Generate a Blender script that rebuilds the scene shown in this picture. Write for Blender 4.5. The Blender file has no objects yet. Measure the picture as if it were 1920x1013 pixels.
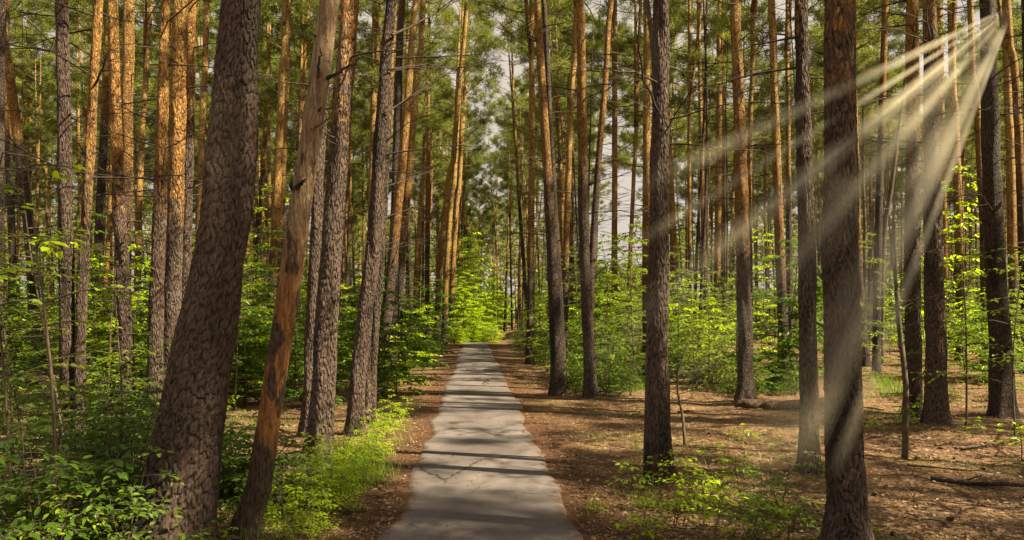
import bpy, math, numpy as np
from mathutils import Vector, Matrix
PI = math.pi
F, CX, HY, CAMH = 1400.0, 960.0, 589.0, 1.7          # the photograph's lens, read off the converging path edges
scene = bpy.context.scene
COL = scene.collection
rng = np.random.default_rng(7)

# ------------------------------------------------------------------ helpers
def yg(ypx): return CAMH * F / (ypx - HY)             # distance of a ground point seen at picture row ypx
def wp(x, y, Y): return np.array([(x - CX) / F * Y, Y, CAMH + (HY - y) / F * Y])
def path_x(Y): return -0.0514 * Y + 0.095
HALF = 0.74

MOUNDS = [((px - CX) / F * Y, Y) for px, Y in [(312,5.26),(1591,5.34),(593,8.41),(1236,7.53),(1516,7.73),(664,10.44),(690,11.7),(578,10.2),(132,9.2),(240,11.8),(1047,15.5),(1107,15.),(1398,14.2),(1714,11.9),(1760,11.1),(1880,13.2),(455,5.6)]]
def ground_z(x, y):
    x = np.asarray(x, float); y = np.asarray(y, float)
    d = np.abs(x - path_x(y))
    k = np.clip((d - 1.0) / 2.0, 0, 1); k = k * k * (3 - 2 * k)
    n = (np.sin(1.1 * x + 0.7 * y) * .4 + np.sin(0.53 * x - 0.91 * y + 1.3) * .6 + np.sin(2.3 * x + 1.9 * y + .4) * .2)
    near = .04 * n + .018 * np.sin(5.1 * x + 3.3 * y) * np.sin(4.2 * y - 2.7 * x)
    far = np.clip((np.hypot(x, y) - 18) / 40, 0, 1) * .35 * (np.sin(.13 * x + .4) + np.sin(.11 * y + .19 * x + 2))
    m = 0
    for bx, by in MOUNDS: m = m + .075 * np.exp(-((x - bx) ** 2 + (y - by) ** 2) / .16)
    return k * (near + far) - .02 * k + k * m

def mesh_from(name, verts, faces_list, mats, mat_idx=None, tone=None, smooth=False):
    """faces_list: arrays of (n,3) or (n,4) indices; tone: one float per face."""
    me = bpy.data.meshes.new(name)
    verts = np.asarray(verts, np.float32)
    me.vertices.add(len(verts)); me.vertices.foreach_set('co', verts.ravel())
    loops, starts, tot = [], [], 0
    for f in faces_list:
        f = np.asarray(f, np.int32)
        if len(f) == 0: continue
        k = f.shape[1]
        loops.append(f.ravel()); starts.append(tot + np.arange(len(f)) * k); tot += f.size
    loops = np.concatenate(loops); starts = np.concatenate(starts)
    me.loops.add(len(loops)); me.loops.foreach_set('vertex_index', loops.astype(np.int32))
    me.polygons.add(len(starts)); me.polygons.foreach_set('loop_start', starts.astype(np.int32))
    for m in (mats if isinstance(mats, (list, tuple)) else [mats]): me.materials.append(m)
    if mat_idx is not None: me.polygons.foreach_set('material_index', np.asarray(mat_idx, np.int32))
    me.update(calc_edges=True)
    if smooth: me.polygons.foreach_set('use_smooth', np.ones(len(starts), bool))
    if tone is not None:
        a = me.attributes.new('tone', 'FLOAT', 'FACE'); a.data.foreach_set('value', np.asarray(tone, np.float32))
    me.validate()
    return me

def link(name, data, parent=None, loc=None):
    o = bpy.data.objects.new(name, data); COL.objects.link(o)
    if parent is not None: o.parent = parent
    if loc is not None: o.location = loc
    return o

def tag(o, label=None, cat=None, group=None, kind=None):
    if label: o['label'] = label
    if cat: o['category'] = cat
    if group: o['group'] = group
    if kind: o['kind'] = kind
    return o

def thing(name, loc, label, cat, group=None):
    return tag(link(name, None, None, loc), label, cat, group)

class Tubes:
    """collects swept tubes into one vertex / quad list"""
    def __init__(s): s.v, s.q, s.t, s.n = [], [], [], 0
    def add(s, pts, rad, sides=5, lump=None, tone=0.5):
        pts = np.asarray(pts, float); m = len(pts)
        rad = np.broadcast_to(np.asarray(rad, float), (m,))
        tan = np.gradient(pts, axis=0); tan /= np.linalg.norm(tan, axis=1)[:, None] + 1e-9
        ref = np.array([1., 0, 0]) if abs(tan[0][0]) < .8 else np.array([0, 1., 0])
        a = ref[None] - (tan @ ref)[:, None] * tan; a /= np.linalg.norm(a, axis=1)[:, None] + 1e-9
        b = np.cross(tan, a)
        th = np.linspace(0, 2 * PI, sides, endpoint=False)
        R = rad[:, None] * np.ones(sides)[None]
        if lump is not None: R = R * lump(pts, th)
        ring = pts[:, None] + R[..., None] * (np.cos(th)[None, :, None] * a[:, None] + np.sin(th)[None, :, None] * b[:, None])
        i = np.arange(m - 1)[:, None] * sides; j = np.arange(sides)[None]; j2 = (j + 1) % sides
        q = np.stack([i + j, i + j2, i + sides + j2, i + sides + j], -1).reshape(-1, 4) + s.n
        s.v.append(ring.reshape(-1, 3)); s.q.append(q); s.t.append(np.full(len(q), tone)); s.n += m * sides
    def arrays(s): return np.concatenate(s.v), np.concatenate(s.q), np.concatenate(s.t)
    def mesh(s, name, mat, smooth=True):
        v, q, t = s.arrays(); return mesh_from(name, v, [q], mat, smooth=smooth)

def unit(v): return v / (np.linalg.norm(v, axis=-1, keepdims=True) + 1e-9)

# ------------------------------------------------------------------ materials
def newmat(name):
    m = bpy.data.materials.new(name); m.use_nodes = True
    nt = m.node_tree; nt.nodes.clear()
    return m, nt
class NT:
    def __init__(s, nt): s.nt = nt
    def n(s, typ, ins=None, **props):
        nd = s.nt.nodes.new(typ)
        for k, v in props.items(): setattr(nd, k, v)
        for k, v in (ins or {}).items():
            sock = nd.inputs[k]
            if hasattr(v, 'is_output') or isinstance(v, bpy.types.NodeSocket): s.nt.links.new(v, sock)
            else: sock.default_value = v
        return nd
    def math(s, op, a, b=0.0, clamp=False):
        nd = s.n('ShaderNodeMath', {0: a, 1: b}, operation=op, use_clamp=clamp); return nd.outputs[0]
    def mix(s, fac, a, b, blend='MIX'):
        nd = s.n('ShaderNodeMix', data_type='RGBA', blend_type=blend)
        for idx, v in ((0, fac), (6, a), (7, b)):
            if isinstance(v, bpy.types.NodeSocket): s.nt.links.new(v, nd.inputs[idx])
            else: nd.inputs[idx].default_value = v if idx == 0 else (*v, 1)
        return nd.outputs[2]
    def ramp(s, fac, lo, hi, a=0.0, b=1.0):
        nd = s.n('ShaderNodeMapRange', {0: fac, 1: lo, 2: hi, 3: a, 4: b}, interpolation_type='SMOOTHSTEP'); return nd.outputs[0]
    def noise(s, vec, scale, detail=4, rough=.55):
        nd = s.n('ShaderNodeTexNoise', {'Vector': vec, 'Scale': scale, 'Detail': detail, 'Roughness': rough}); return nd
    def scalev(s, vec, sc):
        return s.n('ShaderNodeVectorMath', {0: vec, 1: sc}, operation='MULTIPLY').outputs[0]
    def addv(s, a, b):
        return s.n('ShaderNodeVectorMath', {0: a, 1: b}, operation='ADD').outputs[0]

def bark_material(name, scale=1.0, orange=True, peeled=False):
    m, nt = newmat(name); g = NT(nt)
    tc = g.n('ShaderNodeTexCoord'); oi = g.n('ShaderNodeObjectInfo')
    off = g.n('ShaderNodeCombineXYZ', {0: g.math('MULTIPLY', oi.outputs['Random'], 37.), 1: g.math('MULTIPLY', oi.outputs['Random'], 91.), 2: g.math('MULTIPLY', oi.outputs['Random'], 53.)}).outputs[0]
    P = g.addv(tc.outputs['Object'], off)
    z = g.n('ShaderNodeSeparateXYZ', {0: tc.outputs['Object']}).outputs[2]
    warp = g.noise(g.scalev(P, (14, 14, 7)), 1.0, 4, .65)
    wv = g.scalev(g.addv(warp.outputs['Color'], (-.5, -.5, -.5)), (.085, .085, .14))
    Pw = g.addv(P, wv)
    vor = g.n('ShaderNodeTexVoronoi', {'Vector': g.scalev(Pw, (34 * scale, 34 * scale, 12 * scale)), 'Scale': 1.0}, feature='DISTANCE_TO_EDGE')
    vc = g.n('ShaderNodeTexVoronoi', {'Vector': g.scalev(Pw, (34 * scale, 34 * scale, 12 * scale)), 'Scale': 1.0}, feature='F1')
    plate0 = g.ramp(g.math('ADD', vor.outputs['Distance'], g.math('MULTIPLY', g.math('SUBTRACT', g.noise(g.scalev(P, (30, 30, 8)), 1.0, 4, .7).outputs['Fac'], .5), .40)), .0, .30)
    carved = g.n('ShaderNodeAttribute', attribute_type='OBJECT', attribute_name='carved').outputs['Fac']
    pl_at = g.n('ShaderNodeAttribute', attribute_type='GEOMETRY', attribute_name='plate').outputs['Fac']
    pmix = g.n('ShaderNodeMix', {0: carved, 2: plate0, 3: pl_at}, data_type='FLOAT'); plate = pmix.outputs[0]
    fine = g.noise(g.scalev(P, (60, 60, 16)), 1.0, 5, .65)
    big = g.noise(g.scalev(P, (2.2, 2.2, .7)), 1.0, 3)
    cellr = g.n('ShaderNodeSeparateColor', {0: vc.outputs['Color']}).outputs[0]
    low = g.mix(plate, (.006, .004, .003), (.064, .042, .031))
    low = g.mix(g.ramp(fine.outputs['Fac'], .35, .7, 0, .75), low, (.160, .116, .090))
    low = g.mix(g.ramp(cellr, .55, 1.0, 0, .45), low, (.105, .055, .036))
    low = g.mix(g.ramp(big.outputs['Fac'], .55, .66, 0, .8), low, g.mix(plate, (.008, .006, .005), (.036, .028, .019)))
    low = g.mix(g.ramp(big.outputs['Fac'], .44, .34, 0, .35), low, (.150, .120, .092))
    col = low
    if orange:
        line = g.n('ShaderNodeAttribute', attribute_type='OBJECT', attribute_name='bark_line').outputs['Fac']
        hz = g.math('SUBTRACT', z, line)
        hz = g.math('ADD', hz, g.math('MULTIPLY', g.math('SUBTRACT', big.outputs['Fac'], .5), 2.6))
        hz = g.math('ADD', hz, g.math('MULTIPLY', g.math('SUBTRACT', cellr, .5), 1.3))
        up = g.ramp(hz, -.5, 1.0)
        flake = g.noise(g.scalev(Pw, (22, 22, 9)), 1.0, 5, .7)
        oc = g.mix(g.ramp(flake.outputs['Fac'], .3, .68), (.125, .054, .016), (.43, .235, .062))
        oc = g.mix(g.ramp(hz, 1.5, 5.5, 0, .8), oc, g.mix(g.ramp(flake.outputs['Fac'], .3, .6), (.25, .130, .036), (.61, .41, .140)))
        oc = g.mix(g.math('MULTIPLY', g.ramp(vor.outputs['Distance'], .08, .0), .6), oc, (.05, .022, .010))
        knot = g.noise(g.scalev(P, (7, 7, 4)), 1.0, 2)
        oc = g.mix(g.ramp(knot.outputs['Fac'], .62, .70, 0, .85), oc, (.055, .035, .026))
        col = g.mix(up, low, oc)
    if peeled:
        grain = g.noise(g.scalev(Pw, (48, 48, 3.0)), 1.0, 5, .65)
        blot = g.noise(g.scalev(P, (7, 7, 2.3)), 1.0, 4, .6)
        wood = g.mix(g.ramp(grain.outputs['Fac'], .3, .7), (.13, .080, .044), (.40, .29, .175))
        red = g.mix(g.ramp(grain.outputs['Fac'], .3, .7), (.13, .052, .016), (.42, .20, .065))
        wood = g.mix(g.ramp(g.math('ADD', z, g.math('MULTIPLY', g.math('SUBTRACT', blot.outputs['Fac'], .5), 2.2)), 1.5, 2.6), red, wood)
        wood = g.mix(g.ramp(g.noise(g.scalev(P, (30, 30, 1.6)), 1.0, 4, .7).outputs['Fac'], .56, .68, 0, .8), wood, (.05, .032, .022))
        dark = g.mix(g.ramp(fine.outputs['Fac'], .35, .65), (.030, .020, .014), (.13, .085, .055))
        keep = g.math('ADD', g.ramp(g.math('ADD', blot.outputs['Fac'], g.ramp(z, 2.0, 2.8, 0., -.12)), .50, .57), g.ramp(z, .85, .45), clamp=True)
        col = g.mix(keep, wood, dark)
        plate = g.math('MULTIPLY', g.math('ADD', grain.outputs['Fac'], keep), .5)
    h = g.math('ADD', g.math('MULTIPLY', plate, 1.0), g.math('MULTIPLY', fine.outputs['Fac'], .9))
    bmp = g.n('ShaderNodeBump', {'Height': h, 'Strength': 1.0, 'Distance': .035})
    bs = g.n('ShaderNodeBsdfPrincipled', {'Base Color': col, 'Roughness': .82, 'Normal': bmp.outputs[0], 'Specular IOR Level': .25})
    out = g.n('ShaderNodeOutputMaterial', {0: bs.outputs[0]})
    return m

def leaf_material(name, dark, light, trans=.45, rough=.45):
    m, nt = newmat(name); g = NT(nt)
    t = g.n('ShaderNodeAttribute', attribute_type='GEOMETRY', attribute_name='tone').outputs['Fac']
    oi = g.n('ShaderNodeObjectInfo').outputs['Random']
    k = g.math('ADD', g.math('MULTIPLY', t, .55), g.math('MULTIPLY', oi, .45))
    col = g.mix(k, dark, light)
    bs = g.n('ShaderNodeBsdfPrincipled', {'Base Color': col, 'Roughness': rough, 'Specular IOR Level': .35})
    tl = g.n('ShaderNodeBsdfTranslucent', {'Color': g.mix(.5, col, tuple(min(1, c * 1.9) for c in light))})
    mx = g.n('ShaderNodeMixShader', {0: trans, 1: bs.outputs[0], 2: tl.outputs[0]})
    g.n('ShaderNodeOutputMaterial', {0: mx.outputs[0]})
    return m

def plain_material(name, a, b, sc=(20, 20, 20), rough=.8, bump=.4):
    m, nt = newmat(name); g = NT(nt)
    tc = g.n('ShaderNodeTexCoord')
    no = g.noise(g.scalev(tc.outputs['Object'], sc), 1.0, 5, .65)
    col = g.mix(g.ramp(no.outputs['Fac'], .32, .68), a, b)
    bm = g.n('ShaderNodeBump', {'Height': no.outputs['Fac'], 'Strength': bump, 'Distance': .01})
    bs = g.n('ShaderNodeBsdfPrincipled', {'Base Color': col, 'Roughness': rough, 'Normal': bm.outputs[0], 'Specular IOR Level': .25})
    g.n('ShaderNodeOutputMaterial', {0: bs.outputs[0]})
    return m

BARK = bark_material('pine_bark')
SNAG = bark_material('peeled_wood', orange=False, peeled=True)
TWIG = plain_material('dead_twig', (.016, .011, .008), (.060, .042, .030), (30, 30, 30))
STEM = plain_material('young_stem', (.035, .026, .017), (.11, .085, .055), (40, 40, 10))
DEADWOOD = plain_material('fallen_wood', (.028, .017, .010), (.150, .098, .060), (30, 30, 30))
NEEDLE = leaf_material('pine_needles', (.040, .066, .008), (.205, .230, .036), .42, .5)
LEAF = leaf_material('broad_leaf', (.030, .078, .005), (.230, .315, .008), .40, .42)
LEAF2 = leaf_material('young_leaf', (.17, .26, .005), (.37, .50, .010), .58, .42)
LEAF_DEEP = leaf_material('shade_toned_leaf', (.016, .046, .006), (.115, .200, .012), .38, .42)  # darker leaf copy: left corner's shade put into the colour, plus species variety
GRASS = leaf_material('grass_blade', (.08, .16, .015), (.22, .34, .035), .45, .5)
LITTER = leaf_material('dry_leaf', (.045, .021, .010), (.40, .27, .16), .1, .7)

# ground
def ground_material():
    m, nt = newmat('forest_floor'); g = NT(nt)
    P = g.n('ShaderNodeTexCoord').outputs['Object']
    edge = g.n('ShaderNodeAttribute', attribute_type='GEOMETRY', attribute_name='edge').outputs['Fac']
    n1 = g.noise(P, .55, 4); n2 = g.noise(P, 3.2, 5, .65); n3 = g.noise(P, 38., 5, .7)
    st = g.noise(g.scalev(g.addv(P, g.scalev(n2.outputs['Color'], (.3, .3, 0))), (70, 16, 1)), 1.0, 3, .6)
    v = g.n('ShaderNodeTexVoronoi', {'Vector': P, 'Scale': 26.}, feature='F1')
    cr = g.n('ShaderNodeSeparateColor', {0: v.outputs['Color']}).outputs[0]
    col = g.mix(g.ramp(n2.outputs['Fac'], .3, .7), (.024, .011, .005), (.150, .077, .034))
    col = g.mix(g.ramp(n3.outputs['Fac'], .40, .72, 0, .85), col, (.27, .175, .095))
    col = g.mix(g.ramp(st.outputs['Fac'], .56, .74, 0, .7), col, (.21, .115, .056))
    col = g.mix(g.ramp(cr, .86, .93, 0, .8), col, (.36, .25, .15))
    col = g.mix(g.math('MULTIPLY', g.ramp(n1.outputs['Fac'], .54, .68), g.ramp(n3.outputs['Fac'], .38, .62, .0, .75)), col, (.150, .150, .040))
    col = g.mix(g.ramp(n3.outputs['Fac'], .42, .30, 0, .8), col, (.022, .013, .008))
    red = g.mix(g.ramp(n3.outputs['Fac'], .35, .65), (.040, .017, .009), (.135, .066, .034))
    col = g.mix(g.math('MULTIPLY', edge, g.ramp(n2.outputs['Fac'], .3, .6, .55, 1.)), col, red)
    h = g.math('ADD', g.math('MULTIPLY', n3.outputs['Fac'], 1.0), g.math('ADD', g.math('MULTIPLY', st.outputs['Fac'], .5), g.math('MULTIPLY', n2.outputs['Fac'], 1.5)))
    bm = g.n('ShaderNodeBump', {'Height': h, 'Strength': .9, 'Distance': .03})
    bs = g.n('ShaderNodeBsdfPrincipled', {'Base Color': col, 'Roughness': .9, 'Normal': bm.outputs[0], 'Specular IOR Level': .15})
    g.n('ShaderNodeOutputMaterial', {0: bs.outputs[0]})
    return m

def path_material():
    m, nt = newmat('old_asphalt'); g = NT(nt)
    P = g.n('ShaderNodeTexCoord').outputs['Object']
    edge = g.n('ShaderNodeAttribute', attribute_type='GEOMETRY', attribute_name='edge').outputs['Fac']
    n1 = g.noise(P, .9, 4); n2 = g.noise(P, 9., 5, .65); n3 = g.noise(P, 160., 3, .7); n4 = g.noise(P, 42., 4, .7)
    col = g.mix(g.ramp(n1.outputs['Fac'], .35, .65), (.088, .072, .069), (.160, .137, .129))
    col = g.mix(g.ramp(n2.outputs['Fac'], .45, .72, 0, .6), col, (.078, .069, .064))
    col = g.mix(g.ramp(n3.outputs['Fac'], .55, .75, 0, .5), col, (.42, .40, .37))
    col = g.mix(g.ramp(n3.outputs['Fac'], .42, .25, 0, .6), col, (.085, .078, .075))
    wv = g.addv(P, g.scalev(n2.outputs['Color'], (.22, .22, 0)))
    cv = g.n('ShaderNodeTexVoronoi', {'Vector': wv, 'Scale': .55}, feature='DISTANCE_TO_EDGE').outputs['Distance']
    msk = g.ramp(g.noise(P, .45, 2).outputs['Fac'], .48, .56)
    crack = g.math('MULTIPLY', g.ramp(cv, .010, .002), msk)
    col = g.mix(g.math('MULTIPLY', crack, .85), col, (.03, .025, .02))
    dirt = g.ramp(g.math('ADD', edge, g.math('MULTIPLY', g.math('SUBTRACT', g.math('ADD', g.math('MULTIPLY', n2.outputs['Fac'], .5), g.math('MULTIPLY', n4.outputs['Fac'], .5)), .5), 2.4)), .74, .98)
    col = g.mix(g.math('MULTIPLY', dirt, .9), col, g.mix(g.ramp(n4.outputs['Fac'], .4, .65), (.040, .019, .010), (.135, .072, .040)))
    spot = g.ramp(g.noise(P, 24., 2).outputs['Fac'], .735, .76)
    col = g.mix(g.math('MULTIPLY', spot, .7), col, (.06, .036, .022))
    col = g.mix(g.ramp(g.noise(g.scalev(P, (3.2, .8, 1)), 1.0, 4, .6).outputs['Fac'], .55, .72, 0, .5), col, (.075, .066, .062))
    h = g.math('SUBTRACT', g.math('ADD', n3.outputs['Fac'], n2.outputs['Fac']), g.math('MULTIPLY', crack, 3.))
    bm = g.n('ShaderNodeBump', {'Height': h, 'Strength': .45, 'Distance': .006})
    bs = g.n('ShaderNodeBsdfPrincipled', {'Base Color': col, 'Roughness': .85, 'Normal': bm.outputs[0], 'Specular IOR Level': .25})
    g.n('ShaderNodeOutputMaterial', {0: bs.outputs[0]})
    return m
GROUND, PATH = ground_material(), path_material()

# ------------------------------------------------------------------ ground and path
def build_ground():
    xs = np.unique(np.round(np.concatenate([-np.geomspace(16, 320, 26)[::-1], np.linspace(-16, 20, 241), np.geomspace(20.2, 320, 26)]), 4))
    ys = np.unique(np.round(np.concatenate([np.linspace(-70, 2, 19), np.linspace(2, 26, 161), np.geomspace(26.3, 420, 60)]), 4))
    X, Y = np.meshgrid(xs, ys); Z = ground_z(X, Y)
    v = np.stack([X, Y, Z], -1).reshape(-1, 3); nx = len(xs)
    i = np.arange(len(ys) - 1)[:, None] * nx + np.arange(nx - 1)[None]
    q = np.stack([i, i + 1, i + nx + 1, i + nx], -1).reshape(-1, 4)
    me = mesh_from('ground', v, [q], GROUND, smooth=True)
    d = np.abs(v[:, 0] - path_x(v[:, 1])) - HALF
    e = np.clip(1 - (d - .15) / .55, 0, 1)
    a = me.attributes.new('edge', 'FLOAT', 'POINT'); a.data.foreach_set('value', e.astype(np.float32))
    tag(link('ground', me), kind='structure')
build_ground()

def build_path():
    ys = np.concatenate([np.linspace(-12, 3, 40), np.arange(3.05, 20, .05), np.arange(20, 46, .2)])
    r = np.random.default_rng(3)
    def wob(amp):
        w = np.zeros(len(ys))
        for sp, a in ((1.6, .6), (.6, .5), (.25, .28), (.12, .14)):
            kx = np.arange(-14, 48, sp) ; w += a * amp * 1.5 * np.interp(ys, kx + r.uniform(-.3, .3, len(kx)) * sp, r.uniform(-1, 1, len(kx)))
        return w
        for fq, a in ((.7, .45), (1.9, .4), (4.3, .35), (9., .3), (17, .25), (31, .2), (47, .15)): w += a * np.sin(ys * fq + r.uniform(0, 6.3)) * amp
        return w
    L, R = path_x(ys) - HALF + wob(.085), path_x(ys) + HALF + wob(.065)
    us = np.array([0, .02, .05, .1, .17, .25, .37, .5, .63, .75, .83, .9, .95, .98, 1.])
    X = L[:, None] * (1 - us) + R[:, None] * us
    Z = np.full_like(X, .022); Z[:, 0] = Z[:, -1] = -.01; Z[:, 1] = Z[:, -2] = .016
    v = np.stack([X, np.repeat(ys[:, None], len(us), 1), Z], -1).reshape(-1, 3); nx = len(us)
    i = np.arange(len(ys) - 1)[:, None] * nx + np.arange(nx - 1)[None]
    me = mesh_from('path', v, [np.stack([i, i + 1, i + nx + 1, i + nx], -1).reshape(-1, 4)], PATH, smooth=True)
    e = np.tile(np.clip(1 - np.minimum(us, 1 - us) / .24, 0, 1), (len(ys), 1)).ravel()
    a = me.attributes.new('edge', 'FLOAT', 'POINT'); a.data.foreach_set('value', e.astype(np.float32))
    tag(link('path', me), kind='structure')
build_path()

# ------------------------------------------------------------------ tree pieces
def lump_fn(r, amp=.035, flare=.0, z0=0.0):
    ph = r.uniform(0, 6.3, 10); kz = r.uniform(.8, 6, 10); kt = r.integers(1, 6, 10)
    fl = r.uniform(0, 6.3)
    def f(pts, th):
        z = pts[:, 2][:, None] - z0; s = np.ones((len(pts), len(th)))
        for a, b, c in zip(ph, kz, kt): s += amp * .45 * np.sin(b * z + c * th[None] + a)
        s += flare * np.exp(-np.maximum(z, 0) / .22) * (1 + .5 * np.sin(5 * th[None] + fl) + .2 * np.sin(3 * th[None] + 2 * fl))
        return s
    return f

def dead_limb(T, r, p, az, length, r0, rise=.15, twigs=3):
    n = 7; t = np.linspace(0, 1, n)
    d = np.array([math.cos(az), math.sin(az), 0.]); side = np.array([-d[1], d[0], 0])
    bend = r.normal(0, .12)
    pts = p + d * (t * length)[:, None] + np.array([0, 0, 1.]) * ((rise * t + r.uniform(-.18, .12) * t * t) * length)[:, None] + side * (bend * t * t * length)[:, None]
    pts += r.normal(0, .018, pts.shape) * length * t[:, None]
    T.add(pts, r0 * (1 - .78 * t), 4)
    for k in range(twigs):
        i = r.integers(2, n - 1); q = pts[i]; sg = r.choice([-1, 1])
        dd = unit(d * r.uniform(.4, 1) + side * sg * r.uniform(.4, .9) + np.array([0, 0, r.uniform(-.25, .45)]))
        l = length * r.uniform(.2, .5); tt = np.linspace(0, 1, 4)
        tw = q + dd * (tt * l)[:, None] + r.normal(0, .03, (4, 3)) * l * tt[:, None]
        T.add(tw, r0 * .42 * (1 - .7 * tt), 3)

def trunk_mesh(name, pts, rad, r, sides=20, limbs=(), stubs=0, mat=BARK, amp=.035, flare=.35, z0=0.):
    T = Tubes(); T.add(pts, rad, sides, lump_fn(r, amp, flare, z0))
    pts = np.asarray(pts); rad = np.asarray(rad)
    def at(z):
        i = np.clip(np.searchsorted(pts[:, 2], z), 1, len(pts) - 1)
        u = (z - pts[i - 1, 2]) / max(1e-6, pts[i, 2] - pts[i - 1, 2]); return pts[i - 1] * (1 - u) + pts[i] * u, rad[i - 1] * (1 - u) + rad[i] * u
    nbark = len(T.q[0]); D = Tubes()
    for (z, az, ln, r0, rise, tw) in limbs:
        p, _ = at(z); dead_limb(D, r, p, az, ln, r0, rise, tw)
    for k in range(stubs):
        z = r.uniform(.8, min(9, pts[-1, 2])); p, rr = at(z); az = r.uniform(0, 6.3)
        d = np.array([math.cos(az), math.sin(az), r.uniform(-.1, .6)]); l = rr + r.uniform(.02, .09)
        D.add(np.array([p, p + d * l * .7, p + d * l]), [.013, .010, .003], 5)
    if not D.v: return T.mesh(name, mat), at
    v1, q1, _ = T.arrays(); v2, q2, _ = D.arrays()
    return mesh_from(name, np.concatenate([v1, v2]), [np.concatenate([q1, q2 + len(v1)])], [mat, TWIG], np.concatenate([np.zeros(len(q1)), np.ones(len(q2))]), smooth=True), at

def carve(me, cen, rad, r, sides, nring, cw=.05, ch=.12, depth=.016, line=9.):
    """presses bark plates and furrows into the first nring rings of a trunk mesh"""
    co = np.empty(len(me.vertices) * 3, np.float32); me.vertices.foreach_get('co', co); co = co.reshape(-1, 3)
    n = nring * sides; th = np.tile(np.arange(sides) / sides, nring); zz = np.repeat(cen[:nring, 2], sides)
    ncol = max(6, int(round(2 * PI * rad[:nring].mean() / cw))); H = int(zz.max() / ch) + 8
    u = th * ncol; v = (zz - zz.min()) / ch + 2
    ph = r.uniform(0, 6.3, 6)
    u = u + .35 * np.sin(zz * 9 + ph[0] + 2 * PI * 2 * th) + .25 * np.sin(zz * 23 + ph[1] + 2 * PI * 5 * th)
    v = v + .45 * np.sin(2 * PI * 4 * th + zz * 5 + ph[2]) + .3 * np.sin(2 * PI * 9 * th + ph[3])
    jx, jy, val = r.uniform(.05, .95, (ncol, H)), r.uniform(.05, .95, (ncol, H)), r.uniform(0, 1, (ncol, H))
    iu, iv = np.floor(u).astype(int), np.floor(v).astype(int); f1 = np.full(n, 9.); f2 = np.full(n, 9.); cv = np.zeros(n)
    for a in (-1, 0, 1):
        for b in (-1, 0, 1):
            cu, cvv = (iu + a) % ncol, np.clip(iv + b, 0, H - 1)
            d = np.hypot(iu + a + jx[cu, cvv] - u, iv + b + jy[cu, cvv] - v)
            nr = d < f1; f2 = np.where(nr, f1, np.minimum(f2, d)); cv = np.where(nr, val[cu, cvv], cv); f1 = np.where(nr, d, f1)
    e = np.clip((f2 - f1 + .10 * np.sin(zz * 61 + 40 * th) * np.sin(2 * PI * 13 * th)) / .26, 0, 1); pl = e * e * (3 - 2 * e)
    big = sum(np.sin(zz * a + 2 * PI * b * th + c) for a, b, c in zip((2.1, 4.7, 9.), (1, 2, 3), ph)) / 3
    depth = depth * np.clip(1 - (zz - line + .3 * np.sin(2 * PI * th * 2 + ph[4])) / .9, .22, 1)
    disp = depth * (pl * (.55 + .75 * cv) - .6) + .008 * big + .0022 * r.normal(0, 1, n) * pl
    c = np.repeat(cen[:nring], sides, 0); out = co[:n] - c; out[:, 2] = 0; out = unit(out)
    co[:n] += out * disp[:, None]; me.vertices.foreach_set('co', co.ravel())
    at = np.full(len(co), .7, np.float32); at[:n] = np.clip(pl * (.45 + .55 * cv), 0, 1)
    a = me.attributes.new('plate', 'FLOAT', 'POINT'); a.data.foreach_set('value', at); me.update()

def random_limbs(r, z0, z1, n, lmin, lmax, twigs=3):
    return [(r.uniform(z0, z1), r.uniform(0, 2 * PI), r.uniform(lmin, lmax), r.uniform(.008, .016), r.uniform(-.1, .35), twigs) for _ in range(n)]

def needles(centers, dirs, r, per=8, length=.21, width=.019):
    N = len(centers)
    c = np.repeat(centers, per, 0); d = np.repeat(dirs, per, 0)
    v = unit(d * .75 + r.normal(0, .75, (N * per, 3)))
    l = length * r.uniform(.6, 1.2, N * per)[:, None]
    w = unit(np.cross(v, r.normal(0, 1, (N * per, 3)))) * width * r.uniform(.7, 1.3, N * per)[:, None]
    c = c + r.normal(0, .05, c.shape)
    V = np.stack([c - w * .5, c + w * .5, c + v * l + w * .3, c + v * l - w * .3], 1).reshape(-1, 3)
    Q = np.arange(N * per * 4).reshape(-1, 4)
    tone = np.clip(np.repeat(r.uniform(0, 1, N), per) * .7 + r.uniform(0, .3, N * per), 0, 1)
    return V, Q, tone

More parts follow.
